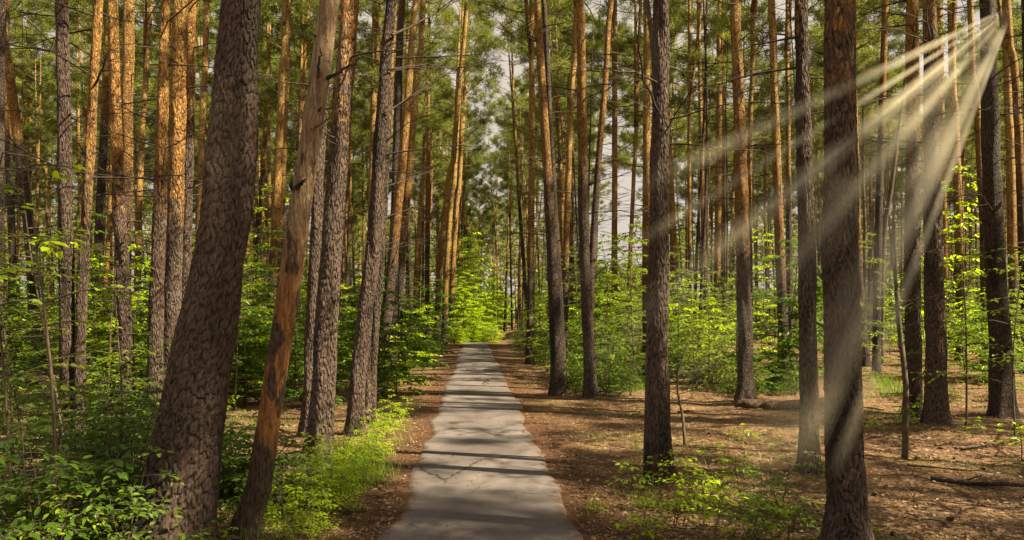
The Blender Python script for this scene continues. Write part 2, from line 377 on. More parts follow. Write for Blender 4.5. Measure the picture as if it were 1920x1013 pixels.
def crown_mesh(name, seed, L=9.5, R=2.3, nb=36, per=8):
    r = np.random.default_rng(seed); T = Tubes(); C, D = [], []
    top = np.array([r.normal(0, .3), r.normal(0, .3), L])
    T.add(np.array([top * t for t in np.linspace(0, 1, 8)]), np.linspace(.085, .015, 8), 6)
    for k in range(nb):
        u = ((k + r.uniform(0, 1)) / nb) ** .8
        p = top * u * .97; az = k * 2.399 + r.normal(0, .5)
        ln = R * (.45 + .75 * math.sin(PI * min(1, .18 + u * .80))) * r.uniform(.55, 1.2) * (1 - .55 * u * u)
        d = np.array([math.cos(az), math.sin(az), 0.]); s = np.array([-d[1], d[0], 0])
        rise = r.uniform(-.05, .35) + .5 * u
        t = np.linspace(0, 1, 6)
        pts = p + d * (t * ln)[:, None] + np.array([0, 0, 1]) * ((rise * t + .22 * t * t) * ln)[:, None] + r.normal(0, .05, (6, 3)) * t[:, None]
        T.add(pts, (.012 + .014 * (1 - u)) * (1 - .75 * t), 4)
        for j in range(r.integers(5, 9)):
            f = r.uniform(.30, 1.0); i = min(4, int(f * 5)); q = pts[i] * (1 - (f * 5 - i)) + pts[i + 1] * (f * 5 - i)
            dd = unit(d * r.uniform(.3, 1.) + s * r.normal(0, .7) + np.array([0, 0, r.uniform(.0, .7)]))
            l2 = r.uniform(.25, .75) * (1.15 - .5 * f)
            T.add(np.array([q, q + dd * l2 * .5, q + dd * l2]), [.008, .006, .003], 3)
            m = r.integers(5, 9)
            tt = r.uniform(.35, 1.0, m)[:, None]
            C.append(q + dd * l2 * tt + r.normal(0, .09, (m, 3))); D.append(np.repeat(unit(dd + np.array([0, 0, .35]))[None], m, 0))
    V2, Q2, t2 = needles(np.concatenate(C), np.concatenate(D), r, per)
    V1, Q1, t1 = T.arrays()
    return mesh_from(name, np.concatenate([V1, V2]), [Q1, Q2 + len(V1)], [BARK, NEEDLE],
                     np.concatenate([np.zeros(len(Q1)), np.ones(len(Q2))]), np.concatenate([t1, t2]))

CROWNS = [crown_mesh('crown', 11 + i, L=[9, 10, 8.5, 11, 7.5][i], R=[2.2, 2.0, 2.6, 2.3, 1.9][i], nb=[25, 28, 23, 29, 21][i], per=10) for i in range(5)]

# ------------------------------------------------------------------ the trunks one can point at
# (points from base upwards in photograph pixels, width at base, width at last point, label, options)
TR = [
 ([(312,1042),(330,985),(352,800),(372,660),(412,507),(432,250),(447,0)],124,70,'thick dark pine trunk leaning right in the left foreground, widest trunk of all',dict(far=5.26,line=7.5,stubs=14,ref=1)),
 ([(1591,1036),(1589,985),(1580,640),(1573,507),(1567,150),(1564,0)],66,53,'thick upright pine trunk in the right foreground with rough bark turning orange at the top',dict(far=5.34,line=3.55,stubs=14)),
 ([(593,872),(606,700),(617,507),(638,200),(653,0)],47,33,'leaning grey pine beside the bright grass, its bark glowing orange towards the top',dict(line=4.1,stubs=10)),
 ([(1236,905),(1232,700),(1231,507),(1235,250),(1237,0)],45,27,'dark scaly pine standing alone where the path edge meets the needle covered clearing',dict(line=9,stubs=10)),
 ([(1516,897),(1515,700),(1512,507),(1508,250),(1505,0)],34,22,'brown pine just left of the thick right foreground trunk, faint light falling on it',dict(line=5.2,stubs=6)),
 ([(664,817),(675,650),(697,507),(714,200),(730,0)],31,19,'dark pine with long bare branches reaching right towards the path',dict(line=8,stubs=6)),
 ([(690,792),(697,650),(710,507),(724,250),(737,0)],22,13,'light grey pine standing hard against the right of the dark pine with long bare branches',dict(line=5)),
 ([(713,726),(718,650),(735,507),(745,400),(757,300),(772,120),(781,0)],24,11,'slender sunlit golden pine leaning towards the path behind the pair of grey trunks',dict(line=3.0)),
 ([(734,721),(738,600),(740,450),(745,250),(752,0)],22,12,'grey pine trunk crossed by the leaning golden one at its foot',dict(line=9)),
 ([(745,706),(748,560),(752,480),(765,350),(780,150),(790,0)],17,11,'dark reddish pine just right of the leaning golden trunk',dict(line=3.4)),
 ([(578,822),(584,650),(591,507),(600,250),(620,0)],25,18,'dark straight pine between the peeled dead trunk and the grey pine beside the grass',dict(line=9)),
 ([(132,848),(130,700),(127,507),(124,300),(118,0)],27,21,'dull brown upright pine behind the leafy left corner, front of a touching pair',dict(line=8)),
 ([(148,850),(149,650),(152,507),(163,250),(178,0)],19,15,'golden pine touching the dull brown upright trunk at its foot and leaning away right',dict(line=3.2)),
 ([(172,672),(176,600),(181,507),(194,250),(202,0)],17,13,'thin dark pine standing between the golden trunk and the twin sunlit pines on the left',dict(line=9)),
 ([(240,790),(237,650),(228,507),(219,300),(212,0)],26,17,'front trunk of the twin sunlit pines crossing each other, dark below and golden above',dict(line=3.6)),
 ([(216,760),(224,650),(238,507),(245,300),(252,0)],24,19,'rear trunk of the twin sunlit pines crossing each other, amber bark to the top',dict(line=3.8)),
 ([(288,828),(292,650),(298,507),(304,300),(310,0)],31,15,'left one of the close pair of gold topped pines beside the thick leaning trunk',dict(line=3.1,stubs=5)),
 ([(317,812),(320,650),(326,507),(329,250),(333,0)],31,26,'middle pine beside the thick leaning trunk, broad and golden above the dark foot',dict(line=3.3,stubs=5)),
 ([(338,790),(341,650),(346,507),(351,250),(356,0)],22,17,'shaded pine squeezed between the gold topped pair and the thick leaning trunk',dict(line=5)),
 ([(362,690),(368,507),(375,250),(382,0)],13,10,'far slim brown pine seen left of the thick leaning trunk, bare twigs all along',dict(line=3)),
 ([(455,674),(457,507),(466,250),(478,0)],18,12,'orange brown pine showing behind the right edge of the thick leaning trunk',dict(line=3)),
 ([(474,650),(482,450),(500,200),(515,0)],10,6,'very thin dark pole of a tree right of the thick leaning trunk',dict(line=9)),
 ([(503,702),(513,507),(525,250),(535,0)],17,12,'sunlit orange pine seen left of the peeled dead trunk',dict(line=3.2)),
 ([(517,690),(524,507),(533,250),(541,0)],14,10,'narrow brown pine almost touching the sunlit orange pine left of the peeled dead trunk',dict(line=3.6)),
 ([(690,660),(697,350),(701,200),(705,0)],13,11,'bright golden far pine framed between two dark trunks, clean of branches',dict(line=2.6)),
 ([(72,705),(68,560),(60,450),(42,250),(18,0)],20,14,'brown pine leaning left near the left edge with leafy twigs in front',dict(line=6)),
 ([(-10,740),(-3,507),(5,0)],16,12,'dark pine cut by the left edge of the picture',dict(line=9)),
 ([(817,655),(824,507),(840,350),(855,240),(868,100),(880,0)],12,8,'first reddish pine in the leaning cluster left of the far end of the path',dict(line=2.5)),
 ([(832,645),(837,500),(848,350),(859,240),(866,100)],11,8,'pale pinkish pine amid the leaning cluster by the far end of the path',dict(line=2.)),
 ([(846,641),(848,520),(857,380),(868,240),(878,100)],11,7,'dark red pine nearest the far end of the path, last of the leaning cluster',dict(line=2.4)),
 ([(775,650),(780,507),(794,300),(803,100)],10,7,'thin pale golden pine behind the bare branches that reach towards the path',dict(line=2.)),
 ([(800,655),(801,400),(803,200)],10,8,'thin dark upright pine left of the leaning cluster by the path',dict(line=6)),
 ([(993,682),(995,507),(997,300),(997,0)],14,10,'slim orange brown pine on the right verge beyond the near dark red one',dict(line=3)),
 ([(1047,742),(1037,507),(1022,250),(1007,0)],25,12,'dark red brown pine leaning left over the right side of the path',dict(line=4.2,stubs=5)),
 ([(1057,730),(1049,560),(1040,400),(1030,200)],17,9,'shaded pine tucked behind the foot of the dark red brown one leaning over the path',dict(line=9)),
 ([(1057,700),(1060,507),(1068,250),(1078,60),(1081,0)],14,10,'orange lit pine between the dark red brown and the straight brown trunks',dict(line=2.6)),
 ([(1107,748),(1102,600),(1096,507),(1090,200),(1087,0)],23,15,'straight brown pine with many dark twigs at the far edge of the clearing',dict(line=4.5,stubs=4)),
 ([(1105,722),(1108,520),(1122,300),(1135,150),(1142,0)],15,10,'grey pine leaning right, its upper trunk pale and sunlit, behind the straight brown pine',dict(line=5.5)),
 ([(1152,655),(1152,507),(1152,250),(1152,0)],12,9,'rusty orange upright pine against the pale sky gap right of the leaning grey one',dict(line=2.2)),
 ([(1178,645),(1180,507),(1192,215),(1200,0)],9,6,'thin pine in the pale sky gap beside the rusty orange upright one',dict(line=3,far=35.)),
 ([(1214,712),(1212,507),(1214,250),(1215,0)],17,12,'orange pine half hidden behind the left edge of the dark scaly clearing pine',dict(line=2.6)),
 ([(1275,648),(1266,507),(1256,250),(1247,50)],14,9,'golden brown pine emerging right of the dark scaly clearing pine',dict(line=2.4)),
 ([(1293,664),(1292,507),(1290,250),(1288,0)],8,6,'thin grey green pine pole beside the golden brown one in the misty wood',dict(line=4)),
 ([(1325,664),(1322,507),(1316,250),(1312,0)],10,7,'thin brown pine second from the golden brown one in the misty wood',dict(line=4)),
 ([(1343,650),(1345,507),(1347,250),(1348,0)],13,10,'left of two close pines standing side by side in the misty wood',dict(line=2.8,far=33.)),
 ([(1358,645),(1356,507),(1357,250),(1358,0)],12,9,'right of two close pines standing side by side in the misty wood',dict(line=3.0,far=34.)),
 ([(1398,757),(1397,640),(1394,507),(1385,200),(1377,0)],29,18,'rusty orange pine rising behind the end of the fallen log',dict(line=2.9,stubs=5)),
 ([(1408,690),(1405,400),(1409,200),(1415,0)],10,8,'thin pine close behind the rusty orange one at the fallen log',dict(line=5)),
 ([(1469,719),(1467,600),(1462,507),(1452,200),(1446,0)],20,13,'pale golden pine behind the fallen log, lit down one side',dict(line=2.6)),
 ([(1482,692),(1481,507),(1478,250),(1475,0)],13,6,'narrow grey pine just right of the pale golden one behind the fallen log',dict(line=5)),
 ([(1625,690),(1612,507),(1605,250),(1598,0)],15,10,'slim pine emerging behind the right edge of the thick right foreground trunk',dict(line=3.5)),
 ([(1714,789),(1713,600),(1712,507),(1708,250),(1703,0)],28,21,'brown pine crossed by the light beams, front left of the dark trio on the right',dict(line=3.9,stubs=5)),
 ([(1760,803),(1756,600),(1750,507),(1746,250),(1740,0)],38,22,'dark deeply furrowed pine with a flared foot on the right needle floor',dict(line=5.5,stubs=5)),
 ([(1772,660),(1771,450),(1766,200),(1761,0)],15,13,'rusty pine showing between the furrowed pine and its neighbour on the right',dict(line=2.2)),
 ([(1802,684),(1798,450),(1790,200),(1780,0)],17,12,'reddish pine rising behind the bright green sapling on the right',dict(line=2.6)),
 ([(1848,692),(1841,400),(1824,150),(1811,0)],15,10,'dark slim pine leaning left behind the ridged grey pine on the right',dict(line=5)),
 ([(1880,769),(1874,600),(1866,450),(1858,200),(1852,0)],40,25,'ridged grey pine near the right edge with leafy sprays before it',dict(line=8,stubs=6)),
 ([(1910,659),(1897,475),(1887,200),(1880,0)],18,12,'red brown pine at the back close to the right edge',dict(line=3)),
 ([(1928,705),(1918,450),(1905,150),(1893,0)],17,12,'grey brown pine slanting out of the right edge of the picture',dict(line=5)),
 ([(1945,730),(1932,500),(1922,250),(1916,0)],18,12,'dark pine cut by the right edge of the picture',dict(line=9)),
]
occupied = []
TREES = {}
def hero_tree(spec, idx):
    P, wb, wt, label, o = spec
    r = np.random.default_rng(100 + idx)
    Y = o.get('far') or yg(P[0][1])
    Y = min(Y, .36 * F / wb) if 'far' not in o else Y
    pts = [wp(x, y, Y) for x, y in P]
    base = pts[0].copy(); gz = float(ground_z(base[0], Y)); base[2] = gz
    W = np.array(pts); W[0, 2] = gz - .25
    H = r.uniform(18.5, 22.5)
    zt = W[-1, 2]
    slope = (W[-1, 0] - W[-2, 0]) / (W[-1, 2] - W[-2, 2])
    leanY = r.normal(0, .012)
    if zt < H - 1:
        for u in np.linspace(.15, 1, 6):
            z = zt + (H - zt) * u; W = np.vstack([W, [W[len(P) - 1, 0] + slope * (z - zt) * (1 - .45 * u), Y, z]])
    fine_ = Y < 12.5
    zs = np.unique(np.concatenate([np.arange(gz - .25, gz + min(9, 2.4 + .42 * Y), .016 if Y < 6 else .024), np.arange(gz + min(9, 2.4 + .42 * Y), 9.2, .1)] if fine_ else [np.arange(gz - .25, min(9, H), .07), np.arange(9.2 if fine_ else min(9, H), H + .1, .5)]))
    # smooth interpolation of the centre line
    xs = np.interp(zs, W[:, 2], W[:, 0]); k = 9
    k = 34 if fine_ else k; xs2 = np.convolve(np.pad(xs, k, mode='edge'), np.ones(2 * k + 1) / (2 * k + 1), mode='valid')
    xs = np.where((zs < .9), xs, xs2)
    rb, rt = wb / F * Y / 2, wt / F * Y / 2
    if 'far' not in o and yg(P[0][1]) > Y + .01: pass
    rad = np.interp(zs, [gz, zt, max(zt + 1, H * .6), H], [rb, rt, min(rt, max(.6 * rt, .07)), .03])
    loc = Vector((base[0], Y, gz))
    cen = np.stack([xs - base[0], leanY * (zs - gz) + .03 * np.sin(zs * .5 + idx), zs - gz], 1)
    near = Y < 15
    limbs = random_limbs(r, 5.2 if Y < 7 else 3.2 if near else 2.4, min(11, H * .55), int(r.integers(22, 34)), .5, 1.8, 4) if not o.get('snag') else []
    me, at = trunk_mesh('trunk', cen, rad, r, (132 if Y < 6 else 84) if fine_ else 36 if near else 16, limbs, o.get('stubs', 2), SNAG if o.get('snag') else BARK, .05 if near else .025, .42)
    if fine_ and not o.get('snag'):
        nr = int((zs < gz + min(9, 2.4 + .42 * Y)).sum()); carve(me, cen, rad, r, 132 if Y < 6 else 84, nr, .032 + .022 * rad[nr // 2], .085, .0045 + .013 * rad[nr // 2], float(o.get('line', 4.)))
    root = thing(o.get('name', 'pine_tree'), loc, label, 'tree')
    tr = link('trunk', me, root); tr['bark_line'] = float(o.get('line', 4.)); tr['carved'] = 1. if fine_ and not o.get('snag') else 0.
    zc = H * r.uniform(.50, .56) if not o.get('snag') else 0
    ci = idx % 5
    if not o.get('snag'):
        p, _ = at(zc)
        c = link('crown', CROWNS[ci], root, Vector(p)); s = (H - zc) / [9, 10, 8.5, 11, 7.5][ci]
        wd = s * (.8 if Y < 16 else 1.0)
        p2, _ = at(H - .3); dv = Vector(p2 - p)
        c.rotation_euler = (0, 0, 0); c.rotation_mode = 'QUATERNION'
        c.rotation_quaternion = Vector((0, 0, 1)).rotation_difference(dv) @ Matrix.Rotation(r.uniform(0, 6.28), 3, 'Z').to_quaternion()
        c.scale = (wd, wd, s)
    occupied.append((base[0], Y))
    TREES[idx] = (root, tr, at, loc, Y)
    return root
for i, sp in enumerate(TR): hero_tree(sp, i)

# the barkless dead trunk
hero_tree(([(455,1016),(460,985),(481,920),(494,830),(514,700),(527,600),(541,500),(569,300),(595,150),(612,0)],42,38,
           'dead pine stripped of bark, pale above and orange brown below, beside the thick leaning trunk', dict(far=5.6, snag=1, name='dead_tree', stubs=8)), 70)

# individual long bare branches of the dark pine by the path, and broken stubs on the dead trunk
def branch_part(idx, pix, r0, mat=TWIG, dy=0.0, name='branch', twigs=0, seed=0):
    root, tr, at, loc, Y = TREES[idx]; r = np.random.default_rng(seed + 900)
    pts = np.array([wp(x, y, Y + dy * k) for k, (x, y) in enumerate(pix)]) - np.array(loc)
    t = np.linspace(0, 1, len(pts)); tt = np.linspace(0, 1, 14)
    P = np.stack([np.interp(tt, t, pts[:, k]) for k in range(3)], 1) + r.normal(0, .012, (14, 3)) * tt[:, None]
    T = Tubes(); T.add(P, r0 * (1 - .75 * tt), 6)
    for k in range(twigs):
        i = r.integers(4, 13); d = unit(P[min(13, i + 1)] - P[i - 1] + r.normal(0, .12, 3)); l = r.uniform(.2, .55)
        a = np.linspace(0, 1, 5); T.add(P[i] + d * (a * l)[:, None] + np.array([0, 0, 1.]) * (r.uniform(-.25, .35) * a * a * l)[:, None], r0 * .4 * (1 - .7 * a), 4)
    link(name, T.mesh(name, mat), root)
for s, (pix, rr, tw) in enumerate([
  ([(735,66),(770,50),(800,34),(845,8),(880,-12)],.022,6), ([(729,130),(770,124),(800,120),(850,124)],.012,5), ([(725,132),(775,126),(830,140),(880,160)],.010,5),
  ([(722,210),(760,190),(800,165),(850,130),(925,118)],.014,6), ([(722,215),(770,180),(800,160),(826,145)],.013,3),
  ([(707,355),(740,345),(765,336),(800,322),(830,315)],.012,4), ([(703,418),(730,405),(765,392),(780,385)],.011,3), ([(704,470),(735,465),(760,455)],.009,2)]):
    branch_part(5, pix, rr, TWIG, .25, twigs=tw, seed=s)
for s, (pix, rr) in enumerate([([(612,148),(640,133),(677,113)],.016), ([(586,240),(600,232),(614,224)],.020), ([(556,352),(564,344),(571,337)],.022), ([(548,355),(545,349),(542,343)],.016), ([(596,145),(599,118),(601,92)],.014)]):
    branch_part(70, pix, rr, TWIG if s != 1 else SNAG, -.04, name='broken_branch', seed=30 + s)

# curved mossy young tree crossing behind the clearing pine
def slender_tree(px, w0, w1, label, Y, name='young_tree', leafy=None, seed=0, H=None):
    r = np.random.default_rng(seed + 50)
    W = np.array([wp(x, y, Y) for x, y in px]); gz = float(ground_z(W[0, 0], Y)); W[0, 2] = gz - .1
    tt = np.linspace(0, 1, 60); t = np.linspace(0, 1, len(W))
    P = np.stack([np.interp(tt, t, W[:, k]) for k in range(3)], 1); k = 3
    P = np.stack([np.convolve(np.pad(P[:, c], k, mode='edge'), np.ones(7) / 7, mode='valid') for c in range(3)], 1)
    loc = np.array([W[0, 0], Y, gz]); P -= loc; P[:, 1] += .06 * np.sin(tt * 7 + seed)
    root = thing(name, Vector(loc), label, 'tree')
    T = Tubes(); T.add(P, np.linspace(w0, w1, 60) / F * Y / 2, 10, lump_fn(r, .06))
    for _ in range(14):
        i = r.integers(20, 58); dead_limb(T, r, P[i], r.uniform(0, 6.28), r.uniform(.25, .9), .006, .3, 2)
    link('trunk', T.mesh('trunk', STEM), root)
    return root, P
slender_tree([(1213,880),(1217,700),(1222,500),(1229,300),(1227,170),(1221,60),(1205,-60),(1190,-160)],12,8,'slim mossy young tree bending behind the dark scaly clearing pine', 8.3, seed=1)
slender_tree([(1655,640),(1655,440),(1668,360),(1683,260),(1695,190),(1702,120)],10,5,'thin tree leaning right between the thick foreground trunk and the beam crossed pine', 22., seed=2)
slender_tree([(1697,858),(1694,740),(1687,640),(1686,560),(1682,480),(1674,420)],12,4,'dark bare sapling stem standing alone on the right needle floor', yg(858), name='sapling', seed=3)
slender_tree([(1617,660),(1622,425),(1619,300),(1616,190)],7,4,'pale golden dead pole behind the thick right foreground trunk', 34., seed=4)
slender_tree([(1283,830),(1281,780),(1272,735),(1268,700),(1290,640)],6,3,'crooked leafless sapling right of the dark scaly clearing pine', yg(830), name='sapling', seed=5)

# ------------------------------------------------------------------ the rest of the pine wood
CROWNS_FAR = [crown_mesh('crown', 31 + i, L=[9, 10, 8.5, 11, 7.5][i], R=[2.2, 2.0, 2.6, 2.3, 1.9][i], nb=[34, 38, 32, 40, 30][i], per=12) for i in range(5)]
def background_proto(seed, H=20.):
    r = np.random.default_rng(seed)
    zs = np.concatenate([np.arange(-.4, 10, .4), np.arange(10, H + .1, 1.)])
    cen = np.stack([.18 * np.sin(zs * .21 + seed) - .18 * math.sin(seed), .15 * np.sin(zs * .17 + 2 * seed) - .15 * math.sin(2 * seed), zs], 1)
    rad = np.interp(zs, [0, 10, H], [.135, .10, .03])
    limbs = random_limbs(r, 2.2, 11.5, 78, .6, 2.0, 4)
    me, at = trunk_mesh('trunk', cen, rad, r, 12, limbs, 0, BARK, .02, .2)
    return me, at
PROTO = [background_proto(300 + i) for i in range(4)]
def bg_tree(x, y, s, rz, tilt, label, group, r, line=None, thin=1.0):
    k = int(r.integers(0, 4)); me, at = PROTO[k]
    root = thing('pine_tree', Vector((x, y, float(ground_z(x, y)))), label, 'tree', group)
    root.rotation_euler = (tilt[0], tilt[1], rz); root.scale = (s * thin, s * thin, s)
    tr = link('trunk', me, root); tr['bark_line'] = float(line if line is not None else r.uniform(2.2, 9.))
    ci = int(r.integers(0, 5)); zc = r.uniform(9.2, 11.2); p, _ = at(zc)
    c = link('crown', (CROWNS_FAR if y > 24 and group != GROUPS['F'][1] else CROWNS)[ci], root, Vector(p)); f = (20 - zc) / [9, 10, 8.5, 11, 7.5][ci]
    c.scale = (f / thin * 1.05, f / thin * 1.05, f); c.rotation_euler = (0, 0, r.uniform(0, 6.28))
    occupied.append((x, y))
r = np.random.default_rng(21)
def free(x, y, d): return all((x - a) ** 2 + (y - b) ** 2 > d * d for a, b in occupied)
def px_of(x, y): return CX + F * x / y
SKYGAP = [(885, 965, -50), (1118, 1150, 30), (1165, 1200, 38)]      # columns kept open to the sky (px from, px to, from which distance)
GROUPS = {'L': ('one of the many slender pines filling the wood left of the path', 'background pines left of the path'),
          'R': ('one of the many slender pines filling the misty wood right of the path', 'background pines right of the path'),
          'F': ('one of the small distant pines around the far end of the path', 'far pines beyond the end of the path')}
count = 0; tries = 0
while count < 214 and tries < 20000:
    tries += 1
    y = 17 + 62 * r.uniform() ** .75; px = r.uniform(-90, 2010); x = (px - CX) / F * y
    if abs(x - path_x(y)) < 2.6 and y < 60: continue
    if any(a < px < b and (y > c if c >= 0 else y < -c) for a, b, c in SKYGAP): continue
    if y < 24 and (980 < px < 1500): continue
    if -2 < x < 20 and abs(y - (44 - .32 * (x + 2.5))) < 2.8: continue     # a gap lets the sun onto the saplings at the end of the path
    if not free(x, y, 1.9): continue
    if y < 30 and any(abs(px - px_of(a, b)) < 14 for a, b in occupied[:66]): continue
    g = 'F' if 800 < px < 1000 and y > 45 else ('L' if x < path_x(y) else 'R')
    bg_tree(x, y, r.uniform(.82, 1.15), r.uniform(0, 6.28), (r.normal(0, .02), r.normal(0, .025)), GROUPS[g][0], GROUPS[g][1], r, thin=r.uniform(.65, 1.05))
    count += 1
for k, (px, y, sc) in enumerate([(868,57,.82),(884,68,.72),(899,62,.62),(908,75,.60),(921,66,.62),(934,70,.70),(948,60,.78),(903,80,.62),(960,63,.95),(874,76,.9)]):
    bg_tree((px - CX) / F * y, y, sc, r.uniform(0, 6.28), (0, 0), GROUPS['F'][0], GROUPS['F'][1], r, thin=.7)
# pines just outside the view, on the sun's side: they throw the dappled shade on the path
SHADE = [(20.5,.2),(18.8,2.6),(15.2,8.2),(10.8,1.0),(9.0,1.9),(15.8,-.2),(24.,6.),(9.5,-4.)]
for (x, y) in SHADE:
    bg_tree(x, y, r.uniform(.9, 1.1), r.uniform(0, 6.28), (0, 0), 'pine standing out of the picture on its right, known by its shade on the path', 'shade pines right of the picture', r)

POLES = []
for i in range(3):
    rr = np.random.default_rng(700 + i); z = np.linspace(-.3, 12.5, 34)
    cen = np.stack([.10 * np.sin(z * .5 + i) + .02 * z * (i - 1), .10 * np.sin(z * .4 + 2 * i), z], 1)
    POLES.append(trunk_mesh('trunk', cen, np.interp(z, [0, 12.5], [.055, .012]), rr, 8, random_limbs(rr, 1.5, 12., 46, .35, 1.2, 3), 0, TWIG if i == 1 else BARK, .02, .1)[0])
k = 0
while k < 74:
    y = 18 + 42 * r.uniform(); px = r.uniform(-40, 1960) if k % 2 else r.uniform(980, 1700); x = (px - CX) / F * y
    if abs(x - path_x(y)) < 3. or not free(x, y, .6) or 1120 < px < 1200: continue
    root = thing('young_tree', Vector((x, y, float(ground_z(x, y)))), 'one of the thin young pines standing dry and dark between the taller trunks', 'tree', 'thin young pines between the trunks')
    root.rotation_euler = (r.normal(0, .035), r.normal(0, .035), r.uniform(0, 6.28)); q = r.uniform(.7, 1.2); root.scale = (q, q, q)
    tr = link('trunk', POLES[k % 3], root); tr['bark_line'] = float(r.uniform(3, 9)); k += 1

# far edge of the wood: one mass nobody could count
def far_forest():
    r = np.random.default_rng(5); V, Q, tn, MI, n = [], [], [], [], 0
    for k in range(230):
        y = r.uniform(82, 150); px = r.uniform(-150, 2070); x = (px - CX) / F * y
        if 880 < px < 960 and y < 110: continue
        h = r.uniform(13, 19)
        if 1100 < px < 1215: h = r.uniform(8.5, 11.5); y = r.uniform(120, 160); x = (px - CX) / F * y
        T = Tubes(); gz = float(ground_z(x, y)); lean = r.normal(0, .03, 2)
        z = np.linspace(0, h, 6); T.add(np.stack([x + lean[0] * z, y + lean[1] * z, gz - .3 + z], 1), np.linspace(.15, .04, 6), 6)
        v, q, t = T.arrays(); V.append(v); Q.append(q + n); MI.append(np.zeros(len(q))); tn.append(t); n += len(v)
        m = 150; u = r.uniform(0, 1, m) ** .8; zz = h * (.42 + .6 * u); rr = (2.3 * np.sin(PI * np.clip(.2 + .78 * u, 0, 1))) * np.sqrt(r.uniform(.1, 1, m)); az = r.uniform(0, 6.28, m)
        C = np.stack([x + lean[0] * zz + rr * np.cos(az), y + lean[1] * zz + rr * np.sin(az), gz + zz], 1)
        D = unit(np.stack([np.cos(az), np.sin(az), .5 + 0 * az], 1))
        v, q, t = needles(C, D, r, 6, .6, .13); V.append(v); Q.append(q + n); MI.append(np.ones(len(q))); tn.append(t); n += len(v)
    for k in range(420):          # broadleaf thicket at its foot
        y = r.uniform(75, 170); px = r.uniform(-200, 2120); x = (px - CX) / F * y; gz = float(ground_z(x, y)); h = r.uniform(3, 7.5)
        m = 90; a = r.uniform(0, 6.28, m); rr = 2.2 * np.sqrt(r.uniform(0, 1, m)); zz = h * r.uniform(.03, 1, m); rr *= np.sqrt(np.clip(1.1 - zz / h, .05, 1))
        C = np.stack([x + rr * np.cos(a), y + rr * np.sin(a), gz + zz], 1)
        v, q, t = needles(C, unit(r.normal(0, 1, (m, 3))), r, 5, .42, .24); V.append(v); Q.append(q + n); MI.append(np.full(len(q), 2)); tn.append(t); n += len(v)
    me = mesh_from('far_forest', np.concatenate(V), [np.concatenate(Q)], [BARK, NEEDLE, LEAF], np.concatenate(MI), np.concatenate(tn))
    o = tag(link('forest', me), 'far edge of the wood closing the view between the trunks', 'forest', kind='stuff'); o['bark_line'] = 2.5
far_forest()

# ------------------------------------------------------------------ broadleaf undergrowth
def leaf_cards(pos, d, nrm, ln, wd, r):
    N = len(pos); d = unit(d); nrm = unit(nrm - (nrm * d).sum(1)[:, None] * d); s = np.cross(d, nrm)
    ln = np.broadcast_to(ln, (N,))[:, None]; wd = np.broadcast_to(wd, (N,))[:, None]
    droop = r.uniform(.0, .22, (N, 1)) * ln; fold = r.uniform(.02, .3, (N, 1)) * wd
    b = pos; tip = pos + d * ln - nrm * droop
    l1 = pos + d * ln * .3 + s * wd * .46 + nrm * fold; l2 = pos + d * ln * .68 + s * wd * .38 + nrm * fold - nrm * droop * .4
    r1 = pos + d * ln * .3 - s * wd * .46 + nrm * fold; r2 = pos + d * ln * .68 - s * wd * .38 + nrm * fold - nrm * droop * .4
    V = np.stack([b, l1, l2, tip, r2, r1], 1).reshape(-1, 3); k = np.arange(N)[:, None] * 6
    Q = np.concatenate([k + np.array([[0, 1, 2, 3]]), k + np.array([[0, 3, 4, 5]])])
    return V, Q

